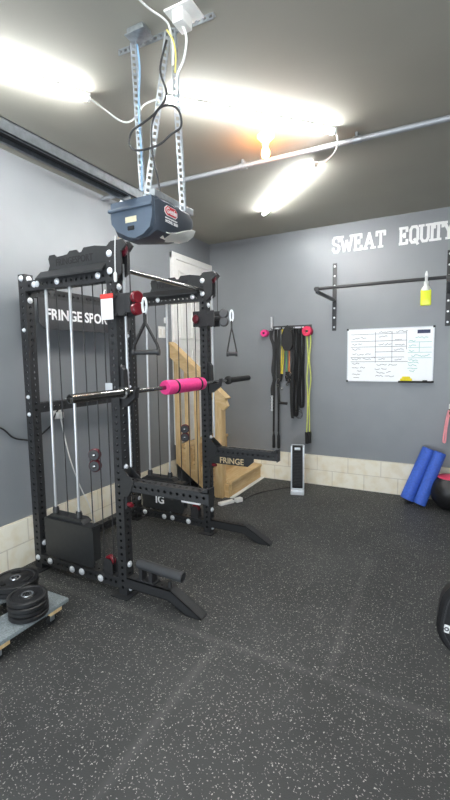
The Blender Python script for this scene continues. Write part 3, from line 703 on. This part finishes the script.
tag(obj('black_loop_cord', MB().tube(spline([(1.825, -3.680, 2.500), (1.800, -3.680, 2.600), (1.767, -3.685, 2.780), (1.770, -3.690, 2.900), (1.815, -3.690, 2.965), (1.885, -3.690, 2.965), (1.930, -3.680, 2.930), (1.925, -3.660, 2.870), (1.885, -3.690, 2.830), (1.825, -3.700, 2.795), (1.745, -3.710, 2.785), (1.665, -3.700, 2.805), (1.623, -3.690, 2.850), (1.645, -3.690, 2.905), (1.725, -3.700, 2.920), (1.805, -3.700, 2.950), (1.865, -3.690, 3.020), (1.825, -3.680, 3.150), (1.860, -3.670, 3.280)], 8), .0055, 8), M_bcord), 'black cord looped loosely around the opener hangers', 'cord')
tag(obj('opener_pull_cord', MB().tube([(1.64, ya-.02, 2.345), (1.638, ya-.025, 2.25), (1.636, ya-.025, 2.165)], [.003, .003, .003], 6).lathe((1.636, ya-.025, 2.12), (0, 0, 1), [(.006, 0), (.009, .01), (.009, .04), (.004, .05)], 10), M_wcord), 'white pull cord with a toggle hanging under the opener', 'cord')

# ------------------------------------------------------------------ ceiling lamps and conduit
def led(a, b, label):
    a, b = Vector(a), Vector(b); d_ = (b-a).normalized(); s_ = d_.cross(Vector((0, 0, 1)))
    t = thing('tube_light', label, 'lamp', tuple((a+b)/2), 'bare tube lights on the ceiling')
    mt = MB(); P = lambda q, u, z: q+s_*u+Vector((0, 0, z))
    for q in ((a, b),):
        A = mt.verts([P(a, -.018, 0), P(a, .018, 0), P(a, .018, -.014), P(a, -.018, -.014)]); B = mt.verts([P(b, -.018, 0), P(b, .018, 0), P(b, .018, -.014), P(b, -.018, -.014)])
        mt.face(A[::-1]); mt.face(B)
        for j in range(4): mt.face([A[j], A[(j+1) % 4], B[(j+1) % 4], B[j]])
    obj('channel', mt, M_white, t, smooth=False)
    obj('diffuser', MB().cyl(a+d_*.02-Vector((0, 0, .028)), b-d_*.02-Vector((0, 0, .028)), .0165, 14), M_led, t)
    for q in (a, b-d_*.02): obj('end_cap', MB().cyl(q-Vector((0, 0, .028)), q+d_*.02-Vector((0, 0, .028)), .019, 14), M_white, t)
zc = H-.001
led((.52, -4.49, zc), (1.105, -3.425, zc), 'bright tube light at the upper left, on the ceiling near the opener rail')
led((1.50, -3.20, zc), (2.355, -2.275, zc), 'bright tube light starting behind the hangers and ending at the conduit')
led((2.09, -1.83, zc), (1.22, -.895, zc), 'bright tube light beyond the conduit, nearest to the wall lettering')
# tubes added out of view behind the camera to brighten the room
led((1.6, -5.6, zc), (2.5, -4.75, zc), 'added unseen tube light over the floor behind the rack')
led((3.3, -5.5, zc), (4.2, -4.6, zc), 'added unseen tube light over the right rear floor')
co = thing('conduit', 'grey metal conduit pipe crossing the whole ceiling', 'conduit', (2.5, -2.15, H-.045))
obj('pipe', MB().cyl((.02, -2.185, H-.045), (RX, -2.06, H-.045), .021, 14), M_pipe, co)
for x in (1.56, 2.48, 3.6):
    y = -2.185+(x-.02)/(RX-.02)*.125; obj('coupling', MB().cyl((x-.03, y, H-.045), (x+.03, y+.0015, H-.045), .0265, 14).box(x-.008, x+.008, y-.03, y+.03, H-.03, H-.001), M_galv, co)
bl = thing('bulb_fitting', 'bare warm orange bulb in a round ceiling fitting near the conduit', 'lamp', (1.87, -2.42, H))
obj('base', MB().lathe((1.87, -2.42, H-.001), (0, 0, -1), [(.065, 0), (.065, .01), (.045, .03), (.028, .05), (.026, .06)], 24), M_porc, bl)
obj('bulb', MB().lathe((1.87, -2.42, H-.058), (0, 0, -1), [(.013, 0), (.016, .02), (.029, .05), (.031, .07), (.024, .092), (.008, .103)], 20), M_bulb, bl)
g = 'white lamp cords on the ceiling'
tag(obj('lamp_cord', MB().tube(spline([(1.10, -3.43, H-.025), (1.13, -3.31, H-.05), (1.16, -3.22, H-.075), (1.21, -3.19, H-.085), (1.27, -3.18, H-.06), (1.37, -3.215, H-.03), (1.50, -3.20, H-.02)], 8), .0055, 8), M_wcord), 'white cord sagging between the upper left tube light and the next', 'cord', g)
tag(obj('lamp_cord', MB().tube(spline([(2.355, -2.275, H-.03), (2.365, -2.24, H-.09), (2.31, -2.12, H-.10), (2.18, -1.93, H-.07), (2.10, -1.845, H-.025)], 8), .0055, 8), M_wcord), 'white cord joining two tube lights across the conduit', 'cord', g)

# ------------------------------------------------------------------ back wall: lettering, pull-up bar, whiteboard
wl = thing('wall_lettering', 'white slab-serif capitals spelling two words high on the back wall', 'lettering', (2.45, 0, 3.13))
GL = {  # strokes on a 0..1 x 0..1 cell; serifs added by 'f' feet
 'S': ([[(.9, .72), (.9, .84), (.72, 1), (.28, 1), (.1, .84), (.1, .66), (.28, .54), (.72, .46), (.9, .34), (.9, .16), (.72, 0), (.28, 0), (.1, .16), (.1, .28)]], []),
 'W': ([[(.0, 1), (.27, 0), (.5, .7), (.73, 0), (1.0, 1)]], [(.0, 1), (1.0, 1)]),
 'E': ([[(.18, 0), (.18, 1)], [(.05, 1), (.88, 1), (.88, .78)], [(.05, 0), (.9, 0), (.9, .22)], [(.18, .52), (.62, .52)], [(.62, .40), (.62, .64)]], []),
 'A': ([[(.08, 0), (.5, 1), (.92, 0)], [(.24, .34), (.76, .34)]], [(.08, 0), (.92, 0)]),
 'T': ([[(.5, 0), (.5, 1)], [(.04, .76), (.04, 1), (.96, 1), (.96, .76)]], [(.5, 0)]),
 'Q': ([[(.28, 0), (.1, .18), (.1, .82), (.28, 1), (.72, 1), (.9, .82), (.9, .18), (.72, 0), (.28, 0)], [(.55, .2), (.92, -.12)]], []),
 'U': ([[(.12, 1), (.12, .2), (.3, 0), (.7, 0), (.88, .2), (.88, 1)]], [(.12, 1), (.88, 1)]),
 'I': ([[(.5, 0), (.5, 1)]], [(.5, 0), (.5, 1)]),
 'Y': ([[(.5, 0), (.5, .45), (.08, 1)], [(.5, .45), (.92, 1)]], [(.5, 0), (.08, 1), (.92, 1)])}
def letter(ch, x, z, wd_, h):
    mb = MB(); t = .0155
    strokes, feet = GL[ch]; dep = [.004]
    def seg(p, q, tt=t):
        a = Vector((x+p[0]*wd_, z+p[1]*h)); b = Vector((x+q[0]*wd_, z+q[1]*h)); d_ = (b-a).normalized(); n_ = Vector((-d_.y, d_.x))*tt
        a -= d_*tt*.6; b += d_*tt*.6
        mb.prism([tuple(a-n_), tuple(b-n_), tuple(b+n_), tuple(a+n_)], 'xz', -dep[0], -.001); dep[0] += .0004
    for s_ in strokes:
        for p, q in zip(s_, s_[1:]): seg(p, q)
    for (fx, fz) in feet:
        k = .024/wd_; seg((fx-k, fz), (fx+k, fz), t*.85)
    obj('letter', mb, M_wtext, wl, smooth=False)
LZ, LH = 3.032, .175
for ch, x, wd_ in (('S', 1.795, .09), ('W', 1.902, .135), ('E', 2.062, .092), ('A', 2.185, .108), ('T', 2.322, .098), ('E', 2.580, .092), ('Q', 2.692, .095), ('U', 2.805, .095), ('I', 2.893, .07), ('T', 2.945, .095), ('Y', 3.045, .10)):
    letter(ch, x, LZ+.004, wd_, LH)
pb = thing('wall_pull_up_bar', 'black wall-mounted pull-up bar above the whiteboard', 'pull-up bar', (2.47, -.3, 2.45))
for x in (1.828, 3.118):
    u = obj('wall_plate', MB().box(x-.026, x+.026, -.012, -.001, 2.055, 2.90, .003), M_blk, pb)
    for z in (2.10, 2.22, 2.34, 2.62, 2.74, 2.86): obj('screw_head', MB().lathe((x, -.012, z), (0, -1, 0), [(.013, 0), (.010, .004)], 10), M_zinc, u)
    obj('arm', MB().box(x-.02, x+.02, -.82, -.012, 2.425, 2.455, .003), M_blk, pb)
    obj('bar_clamp', MB().box(x-.022, x+.022, -.842, -.80, 2.445, 2.495, .004), M_blk, pb)
obj('bar', MB().cyl((1.795, -.822, 2.475), (3.19, -.822, 2.475), .017, 14), M_blkflat, pb)
sb = thing('spray_bottle', 'spray bottle of yellow-green liquid hooked on the wall pull-up bar', 'bottle', (2.92, -.845, 2.21))
bx_, by_ = 2.922, -.862
def rbox(mb, x, y, z0, z1, sx, sy, bev): return mb.box(x-sx, x+sx, y-sy, y+sy, z0, z1, bev)
obj('bottle_body', rbox(MB(), bx_, by_, 2.212, 2.365, .048, .032, .014), M_yel, sb)
obj('shoulder', MB().lathe((bx_, by_, 2.355), (0, 0, 1), [(.044, 0), (.044, .012), (.032, .035), (.022, .05), (.021, .065)], 20), M_clear, sb)
obj('neck_collar', MB().cyl((bx_, by_, 2.415), (bx_, by_, 2.445), .021, 16), M_wtext, sb)
obj('spray_head', MB().prism([(by_-.045, 2.50), (by_+.03, 2.50), (by_+.03, 2.47), (by_+.015, 2.445), (by_-.015, 2.445), (by_-.02, 2.48), (by_-.045, 2.485)], 'yz', bx_-.012, bx_+.012).lathe((bx_, by_, 2.495), (0, 0, 1), [(.014, 0), (.012, .03), (.006, .05)], 12), M_wtext, sb)
obj('trigger', MB().tube(spline([(bx_, by_-.02, 2.475), (bx_, by_-.04, 2.45), (bx_, by_-.035, 2.41)], 4), .005, 6), M_wtext, sb)
wb = thing('whiteboard', 'white dry-erase board covered with handwritten workout notes on the back wall', 'whiteboard', (2.49, 0, 1.73))
x0, x1, z0, z1 = 2.003, 2.985, 1.412, 2.057
obj('panel', MB().box(x0, x1, -.014, -.001, z0, z1), M_board, wb)
fm = MB()
for q in ((x0-.004, x1+.004, z1-.006, z1+.005), (x0-.004, x1+.004, z0-.005, z0+.006), (x0-.005, x0+.006, z0, z1), (x1-.006, x1+.005, z0, z1)): fm.box(q[0], q[1], -.02, -.001, q[2], q[3], .002)
obj('frame', fm, M_silver, wb)
for (cx2, cz2) in ((x0, z0), (x0, z1), (x1, z0), (x1, z1)): obj('corner_cap', MB().box(cx2-.012, cx2+.012, -.023, -.001, cz2-.012, cz2+.012, .004), M_hole, wb)
tray = obj('pen_tray', MB().box(2.615, x1-.005, -.075, -.014, z0-.010, z0+.004, .003).box(2.615, x1-.005, -.077, -.071, z0-.010, z0+.012, .002), M_hole, wb)
gr = MB(); yk = -.0155
def stroke(mb, p, q, t=.0022): mb.cyl((p[0], yk, p[1]), (q[0], yk, q[1]), t, 4)
def bx2(u): return x0+u*(x1-x0)
def bz2(v): return z1-v*(z1-z0)
for v, a, b in ((.10, .04, .70), (.235, .04, .70), (.34, .04, .70), (.44, .34, .68), (.54, .04, .68), (.625, .04, .72)): stroke(gr, (bx2(a), bz2(v)), (bx2(b), bz2(v+random.uniform(-.006, .006))))
for u, a, b in ((.34, .06, .64), (.535, .06, .64), (.70, .06, .40)): stroke(gr, (bx2(u), bz2(a)), (bx2(u+.004), bz2(b)))
obj('ruled_grid', gr, M_ink, wb, smooth=False)
def scrawl(mb, u, v, wid, h=.022):
    n = max(4, int(wid*70)); pts = []
    for i in range(n+1):
        pts.append((bx2(u+wid*i/n), yk, bz2(v)+random.uniform(-.5, .5)*h*(1 if random.random() < .75 else .15)))
    mb.tube(pts, .0024, 4)
ink = MB()
for (u, v, wd_) in ((.06, .17, .09), (.16, .165, .07), (.06, .29, .06), (.13, .285, .05), (.06, .385, .10), (.06, .475, .05), (.12, .48, .08), (.22, .475, .07), (.05, .57, .12), (.19, .565, .10), (.30, .54, .04), (.06, .66, .09),
                   (.38, .07, .15), (.58, .065, .13), (.38, .15, .10), (.38, .30, .06), (.45, .30, .08), (.57, .21, .08), (.57, .31, .11), (.56, .40, .11), (.38, .58, .08), (.57, .58, .08),
                   (.06, .74, .08), (.16, .735, .06), (.12, .80, .06), (.06, .87, .10), (.08, .93, .07), (.36, .68, .12), (.50, .69, .10), (.34, .76, .06), (.42, .76, .06), (.36, .83, .10), (.48, .82, .05), (.35, .90, .09), (.46, .90, .11)): scrawl(ink, u, v, wd_)
obj('handwriting', ink, M_ink, wb, smooth=False)
te = MB()
for a, v, b in ((.72, .27, .98), (.72, .37, .98), (.72, .46, .98), (.72, .56, .98)): stroke(te, (bx2(a), bz2(v)), (bx2(b), bz2(v)), .0018)
stroke(te, (bx2(.845), bz2(.27)), (bx2(.845), bz2(.46)), .0018)
for (u, v, wd_) in ((.80, .19, .14), (.73, .25, .07), (.73, .33, .08), (.73, .43, .06), (.76, .52, .20), (.73, .60, .10), (.72, .65, .12), (.73, .70, .09), (.72, .75, .11), (.74, .80, .06)): scrawl(te, u, v, wd_, .026)
obj('green_handwriting', te, M_teal, wb, smooth=False)
obj('printed_badge', MB().box(bx2(.82), bx2(.96), -.0165, -.014, bz2(.115), bz2(.05)), M_navy, wb)
tag(obj('cleaning_cloth', MB().box(2.635, 2.765, -.068, -.022, z0+.004, z0+.040, .012, None).box(2.655, 2.745, -.06, -.025, z0+.035, z0+.062, .012), M_yelcl, loc=(2.7, -.04, z0)), 'bunched yellow cloth on the whiteboard pen tray', 'cloth')
mk = thing('marker_pen', 'black marker pen lying on the whiteboard tray beside the yellow cloth', 'marker', (2.86, -.045, z0+.012))
obj('barrel', MB().cyl((2.80, -.045, z0+.012), (2.88, -.045, z0+.012), .008, 10), M_wtext, mk); obj('cap', MB().cyl((2.88, -.045, z0+.012), (2.93, -.045, z0+.012), .009, 10), M_hole, mk)

# ------------------------------------------------------------------ hanging bands on the back wall
hr = thing('band_rail', 'narrow wall rail with hooks carrying bands and straps', 'rail', (1.25, -.03, 2.12))
obj('backing', MB().box(.965, 1.535, -.018, -.001, 2.098, 2.150, .004), M_blk, hr)
for (a, b) in ((1.01, 1.10), (1.13, 1.19), (1.29, 1.43)): obj('label_strip', MB().box(a, b, -.0195, -.018, 2.108, 2.128), M_silver, hr)
obj('chrome_post', MB().cyl((.987, -.05, 2.075), (.987, -.05, 2.275), .018, 12).cyl((.987, -.06, 2.11), (.987, -.015, 2.11), .01, 8), M_rod, hr)
hk = [1.005, 1.06, 1.12, 1.16, 1.24, 1.335, 1.425, 1.505]
for x in hk: obj('hook', MB().tube(spline([(x, -.015, 2.105), (x, -.09, 2.10), (x, -.115, 2.105), (x, -.12, 2.125)], 5), .006, 8), M_blkflat, hr)
def roll(x, z, label, R, r, M_):
    mb = MB().lathe((x, -.135, z), (0, 1, 0), [(r, 0), (R-.008, 0), (R, .008), (R, .082), (R-.008, .09), (r, .09), (r, 0)], 24, cap=False)
    return tag(obj('band_roll', mb, M_, loc=(x, -.07, z)), label, 'roll', 'rolled pink bands on the wall rail')
roll(.90, 2.055, 'pink rolled foam band at the left end of the wall rail', .048, .017, M_pink)
roll(1.50, 2.058, 'red-pink rolled foam band at the right end of the wall rail', .064, .02, mat('crimson_foam', (.62, .03, .09), .7, var=.15, bump=.3))
obj('peg', MB().cyl((.90, -.13, 2.055), (.90, -.001, 2.055), .012, 10).cyl((.90, -.01, 2.055), (.985, -.01, 2.105), .008, 8), M_blkflat, hr)
obj('peg', MB().cyl((1.50, -.13, 2.058), (1.50, -.001, 2.058), .012, 10), M_blkflat, hr)
y_ = -.085
wav = lambda x, z0, z1, n, amp: [(x+amp*math.sin(i*1.9), y_, z0+(z1-z0)*i/n) for i in range(n+1)]
def strap(label, path, wdt, M_, extra=None, cat='strap', nm='hanging_strap'):
    t = thing(nm, label, cat, tuple(path[0]), 'straps and bands on the wall rail')
    obj('webbing', MB().ribbon(spline(path, 5), (wdt, 0, 0), .004), M_, t)
    if extra: extra(t)
    return t
def ex1(t):
    ch = MB()
    for i in range(9): ch.torus((1.0, y_, 1.19-i*.024), (1, 0, 0) if i % 2 else (0, 1, 0), .012, .004, 12, 5)
    obj('chain', ch, M_zinc, t)
strap('kinked dark strap ending in a silver chain, leftmost below the rail', [(1.005, y_, 2.09), (.99, y_, 2.0), (1.03, y_, 1.88), (1.035, y_, 1.74), (1.015, y_, 1.55), (1.035, y_, 1.42), (1.005, y_, 1.30), (1.01, y_, 1.20)], .023, M_blkflat, ex1)
tsr = thing('suspension_trainer', 'long black suspension trainer with two handles hanging lowest of the rail', 'suspension trainer', (1.065, y_, 2.09))
obj('webbing', MB().ribbon(spline([(1.06, -.10, 2.10), (1.055, -.10, 1.8), (1.04, -.10, 1.3), (1.03, -.10, .70)], 5), (.013, 0, 0), .003).ribbon(spline([(1.07, -.10, 2.10), (1.085, -.10, 1.8), (1.10, -.10, 1.2), (1.102, -.10, .70)], 5), (.013, 0, 0), .003), M_hole, tsr)
for x in (1.032, 1.104):
    obj('handle', MB().lathe((x, -.10, .47), (0, 0, 1), [(.017, 0), (.021, .01), (.020, .17), (.012, .20), (.008, .24)], 12), M_hole, tsr)
def band(label, pts, r, M_, ends=None, nm='tube_band'):
    t = thing(nm, label, 'band', tuple(pts[0][0]), 'straps and bands on the wall rail')
    obj('tubing', MB().tube(spline(pts[0], 6), r, 8) if len(pts) == 1 else join([spline(p, 6) for p in pts], r), M_, t)
    for e in (ends or ()): obj('handle', MB().cyl(e[0], e[1], e[2], 14), M_hole, t)
    return t
def join(paths, r):
    mb = MB()
    for p in paths: mb.tube(p, r, 8)
    return mb
band('lime green tube band with a black foam handle, rightmost on the rail', [[(1.495, -.10, 2.10), (1.50, -.10, 1.95), (1.515, -.10, 1.7), (1.50, -.10, 1.45), (1.512, -.10, 1.2), (1.508, -.10, .95), (1.50, -.10, .72)], [(1.515, -.105, 2.10), (1.548, -.10, 1.95), (1.53, -.10, 1.7), (1.552, -.10, 1.45), (1.530, -.10, 1.2), (1.535, -.10, .95), (1.538, -.10, .72)]], .0075, M_lime, [((1.505, -.10, .57), (1.500, -.10, .725), .024), ((1.54, -.10, .58), (1.538, -.10, .735), .022)])
band('yellow tube band beside the black mesh pouch', [[(1.155, -.095, 2.10), (1.15, -.095, 1.8), (1.135, -.095, 1.50)], [(1.17, -.095, 2.10), (1.175, -.095, 1.8), (1.155, -.095, 1.50)]], .008, M_yband, [((1.125, -.10, 1.40), (1.15, -.10, 1.50), .018)])
band('thin green tube band under the black mesh pouch', [[(1.21, -.085, 2.08), (1.205, -.085, 1.8), (1.215, -.085, 1.53)]], .007, M_green, [((1.22, -.09, 1.40), (1.215, -.09, 1.53), .017)])
band('orange tube band under the black mesh pouch', [[(1.245, -.085, 2.08), (1.25, -.085, 1.8), (1.247, -.085, 1.53)]], .010, M_orange, [((1.245, -.09, 1.38), (1.247, -.09, 1.53), .018)])
pz = MB(); pz.prism([(1.20, 2.10), (1.24, 2.14), (1.28, 2.10), (1.32, 2.02), (1.32, 1.88), (1.28, 1.81), (1.21, 1.81), (1.17, 1.88), (1.17, 2.02)], 'xz', -.165, -.118)
pm = thing('mesh_pouch', 'black mesh pouch hanging at the middle of the wall rail', 'pouch', (1.24, -.12, 2.09))
bag = obj('bag', pz, M_hole, pm); obj('drawstring', MB().torus((1.24, -.12, 2.125), (1, 0, 0), .02, .004, 14, 6), M_hole, pm)
def clump(t):
    mb = MB()
    for (x, z) in ((1.11, 1.42), (1.10, 1.34), (1.15, 1.30)): mb.torus((x, -.11, z), (.4, 1, .2), .018, .006, 16, 6)
    obj('clip', mb, M_dchrome, t)
    obj('handle', MB().cyl((1.11, -.115, 1.105), (1.23, -.115, 1.10), .018, 12), M_hole, t)
strap('black strap with a grip bar and clips left of the yellow band', [(1.115, -.105, 2.09), (1.105, -.105, 1.8), (1.12, -.105, 1.55), (1.105, -.105, 1.3), (1.115, -.105, 1.10)], .016, M_hole, clump)
def clump2(t):
    mb = MB()
    for (x, z) in ((1.22, 1.46), (1.27, 1.42), (1.235, 1.36), (1.28, 1.50)): mb.torus((x, -.125, z), (.5, 1, -.3), .018, .006, 16, 6)
    obj('clip', mb, M_dchrome, t)
strap('wide black strap with silver clips below the pouch', [(1.305, -.095, 2.09), (1.305, -.10, 1.7), (1.285, -.10, 1.4), (1.285, -.10, 1.2), (1.295, -.10, .98), (1.305, -.10, .90)], .019, M_hole, clump2)
def loop(label, x0, x1, zb):
    n = 10; p = [(x0, y_, 2.10)]+[(x0-.004*math.sin(i), y_, 2.10-(2.10-zb)*i/n) for i in range(1, n)]
    arc = [((x0+x1)/2-(x1-x0)/2*math.cos(a), y_, zb-math.sin(a)*.04) for a in [PI*i/8 for i in range(9)]]
    q = [(x1+.004*math.sin(i), y_, zb+(2.10-zb)*i/n) for i in range(1, n+1)]
    t = thing('loop_band', label, 'band', (x0, y_, 2.1), 'straps and bands on the wall rail')
    obj('rubber', MB().ribbon(p+arc+q, (.010, .014, 0), .006), M_hole, t)
loop('long black loop band right of the pouch, hanging slightly longer', 1.325, 1.365, .97)
loop('black loop band next to the lime green tube band', 1.405, 1.445, 1.09)
tag(obj('wire_coil', MB().torus((1.385, -.09, .97), (.2, 1, 0), .055, .003, 24, 6).torus((1.39, -.095, .95), (.1, 1, .1), .05, .003, 24, 6).cyl((1.395, -.088, 1.02), (1.40, -.088, 1.12), .003, 6), M_bcord, loc=(1.385, -.09, 1.0)), 'thin dark wire coil at the foot of the black loop bands', 'wire')

# ------------------------------------------------------------------ floor items by the back wall
ht = thing('tower_heater', 'slim silver and black tower heater standing by the back wall', 'heater', (1.51, -.50, 0))
ca_ = math.radians(16); RM = Matrix.Translation((1.505, -.50, 0)) @ Matrix.Rotation(ca_, 4, 'Z')
obj('base', MB().box(-.085, .085, -.07, .07, 0, .06, .012, RM), M_silver, ht)
hb_ = MB()
for s_ in (-1, 1): hb_.box(-.012 if 0 else (s_*.0735-.0105), s_*.0735+.0105, -.05, .06, .06, .622, .006, RM)
hb_.box(-.08, .08, .03, .065, .06, .625, .01, RM); hb_.box(-.08, .08, -.05, .06, .058, .085, .005, RM)
obj('shell', hb_, M_silver, ht)
obj('grille', MB().box(-.066, .066, -.060, .03, .085, .622, .014, RM), M_hole, ht)
gl = MB()
for i in range(22): gl.box(-.055, .055, -.064, -.059, .125+i*.019, .131+i*.019, .0, RM)
obj('grille_slat', gl, M_blkflat, ht)
obj('control_panel', MB().box(-.035, .035, -.066, -.059, .575, .608, .003, RM), M_silver, ht)
tag(obj('heater_cord', MB().tube(spline([(.995, -1.02, .008), (1.05, -.72, .006), (1.22, -.45, .006), (1.36, -.30, .006), (1.46, -.40, .02), (1.50, -.43, .03)], 8), .005, 6), M_bcord), 'black power cord on the floor between the stairs and the heater', 'cord')
pw = thing('power_strip', 'white power strip on the floor at the foot of the stairs', 'power strip', (.86, -1.2, 0))
obj('body', MB().box(-.10, .10, -.03, .03, 0, .035, .006, Matrix.Translation((.86, -1.22, 0)) @ Matrix.Rotation(math.radians(62), 4, 'Z')), M_white, pw)
obj('plug', MB().box(-.045, .045, -.03, .03, 0, .05, .008, Matrix.Translation((.96, -1.09, 0)) @ Matrix.Rotation(math.radians(62), 4, 'Z')), M_white, pw)
def roller(a, b, R, label, hollow):
    a, b = Vector(a), Vector(b); L_ = (b-a).length; d_ = (b-a).normalized()
    t = thing('foam_roller', label, 'foam roller', tuple(a), 'blue foam rollers by the back wall')
    obj('foam', MB().lathe(a, d_, [(R*.0, .0), (R-.008, 0), (R, .008), (R, L_-.008), (R-.008, L_), (R*.35, L_)] + ([(R*.33, L_-.05), (0, L_-.05)] if hollow else [(0, L_)]), 28, cap=False), M_blue, t)
    if not hollow: obj('label_band', MB().lathe(a, d_, [(R+.0003, L_-.10), (R+.001, L_-.10), (R+.001, L_-.06)], 28, cap=False), M_blue, t)
roller((2.765, -.25, .035), (2.985, -.11, .63), .082, 'thicker blue foam roller leaning at the left of the pair', True)
roller((2.905, -.38, .035), (3.095, -.23, .625), .066, 'thinner blue foam roller leaning next to the black ball', True)
mbx = thing('weighted_bag', 'round black weighted bag with a flat red top beside the blue rollers', 'weight bag', (3.205, -.29, 0))
bR = .205; cut = .165
pr = [(0, -bR*.97)]+[(bR*math.cos(a), bR*math.sin(a)) for a in [math.radians(q) for q in range(-70, 50, 8)]]+[(.128, cut)]
obj('bag_body', MB().lathe((3.205, -.29, bR*.97), (0, 0, 1), pr, 36, cap=False), M_leather, mbx)
obj('red_lid', MB().lathe((3.205, -.29, bR*.97), (0, 0, 1), [(.130, cut-.006), (.132, cut+.004), (.118, cut+.012), (.0, cut+.016)], 32, cap=False), mat('red_vinyl', (.72, .07, .14), .45, var=.1), mbx)
pbk = thing('pink_loop_band', 'pale red loop band dangling on the back wall above the black ball', 'band', (3.135, -.05, 1.05))
obj('rubber', MB().ribbon(spline([(3.165, -.06, 1.09), (3.150, -.06, 1.02), (3.135, -.06, .90), (3.120, -.06, .74), (3.128, -.06, .715), (3.142, -.06, .73), (3.150, -.06, .88), (3.165, -.06, 1.0), (3.185, -.06, 1.08)], 5), (0, .02, 0), .009), M_rose, pbk)
wh = thing('wall_hook', 'dark hook with a white cap at the right edge of the back wall', 'hook', (3.19, -.04, 1.07))
obj('hook_arm', MB().tube(spline([(3.18, -.002, 1.06), (3.18, -.07, 1.05), (3.18, -.09, 1.07)], 5), .012, 8).box(3.165, 3.215, -.02, -.001, .99, 1.10, .004), wood_mat('brown_hook', (.12, .06, .03), (.18, .10, .05)), wh)
obj('cap', MB().box(3.165, 3.215, -.022, -.001, 1.10, 1.16, .004), M_wtext, wh)
# padded bench end at the right edge of the picture
bnc = thing('bench_pad', 'black padded board with rounded end and white emblem at the right edge', 'bench pad', (3.36, -2.75, 0))
def slab(mb, cx2, hw_, z0, z1, R, t0, t1, inset=0):
    pts = []
    for (sx, sz, a0) in ((1, 1, 0), (-1, 1, 90), (-1, -1, 180), (1, -1, 270)):
        c0 = (cx2+sx*(hw_-R), (z1-R) if sz > 0 else (z0+R))
        for i in range(9):
            a = math.radians(a0+i*11.25); pts.append((c0[0]+math.cos(a)*(R-inset), c0[1]+math.sin(a)*(R-inset)))
    rings = []
    return pts
pts = slab(None, 0, .24, .0, .48, .19, 0, 0)
pts2 = slab(None, 0, .24, .0, .48, .19, 0, 0, .02)
bm_ = MB(); rings = []
for (P, t) in ((pts2, -.055), (pts, -.035), (pts, .035), (pts2, .055)): rings.append((P, t))
RM2 = Matrix.Translation((3.335, -2.93, .02)) @ Matrix.Rotation(math.radians(2), 4, 'Z') @ Matrix.Rotation(math.radians(8), 4, 'Y')
rv = [bm_.verts([RM2 @ Vector((x, t, z)) for x, z in P]) for P, t in rings]
for A, B in zip(rv, rv[1:]):
    for j in range(len(A)): bm_.face([A[j], A[(j+1) % len(A)], B[(j+1) % len(A)], B[j]])
bm_.face(rv[0][::-1]); bm_.face(rv[-1]); obj('cushion', bm_, M_leather, bnc)
obj('piping', MB().tube([RM2 @ Vector((x*.93, -.056, .24+(z-.24)*.93)) for x, z in pts2], .004, 6, closed=True), M_panel, bnc)
em = MB().box(-.200, -.170, -.059, -.055, .140, .185, .005, RM2); eo = obj('emblem', em, M_wtext, bnc)
obj('emblem_mark', MB().torus(RM2 @ Vector((-.185, -.0595, .162)), RM2.to_3x3() @ Vector((0, 1, 0)), .009, .003, 16, 5), M_hole, eo)

# ------------------------------------------------------------------ left wall fittings
ou = thing('wall_outlet', 'white double outlet on the left wall behind the rack', 'outlet', (0, -2.87, 1.26))
obj('faceplate', MB().box(.0005, .007, -2.915, -2.825, 1.20, 1.325, .003), M_white, ou); obj('sockets', MB().box(.007, .010, -2.89, -2.85, 1.215, 1.255, .003).box(.007, .010, -2.89, -2.85, 1.27, 1.31, .003), M_porc, ou)
pl_ = thing('plug_adapter', 'white charger plugged into the left wall outlet', 'plug', (.03, -2.86, 1.235))
obj('plug_body', MB().box(.0105, .055, -2.895, -2.835, 1.205, 1.262, .006), M_white, pl_)
obj('cord', MB().tube(spline([(.05, -2.865, 1.205), (.05, -2.86, 1.15), (.04, -2.79, .85), (.03, -2.70, .60), (.04, -2.65, .46), (.05, -2.58, .30), (.06, -2.50, .05), (.09, -2.40, .01)], 8), .006, 6), M_wcord, pl_)
tag(obj('wall_cable', MB().tube(spline([(.03, -4.0, 1.42), (.02, -3.6, 1.27), (.015, -3.424, 1.20), (.015, -3.33, 1.11), (.015, -3.24, 1.075), (.015, -3.12, 1.06), (.012, -2.95, 1.15), (.012, -2.905, 1.23), (.02, -2.87, 1.285)], 8), .007, 6), M_bcord), 'black cord draped along the left wall to the outlet', 'cord')
sw = thing('light_switch', 'white light switch plate on the left wall next to the door trim', 'switch', (0, -1.23, 2.055))
obj('faceplate', MB().box(.0005, .008, -1.30, -1.16, 1.985, 2.125, .003), M_white, sw)
for y in (-1.265, -1.195): obj('rocker', MB().box(.008, .012, y-.017, y+.017, 2.02, 2.09, .002), M_porc, sw)
tag(obj('wall_sensor', MB().box(.0005, .03, -1.18, -1.13, 2.165, 2.235, .005), M_white, loc=(0, -1.155, 2.2)), 'small white control box above the light switch', 'control')
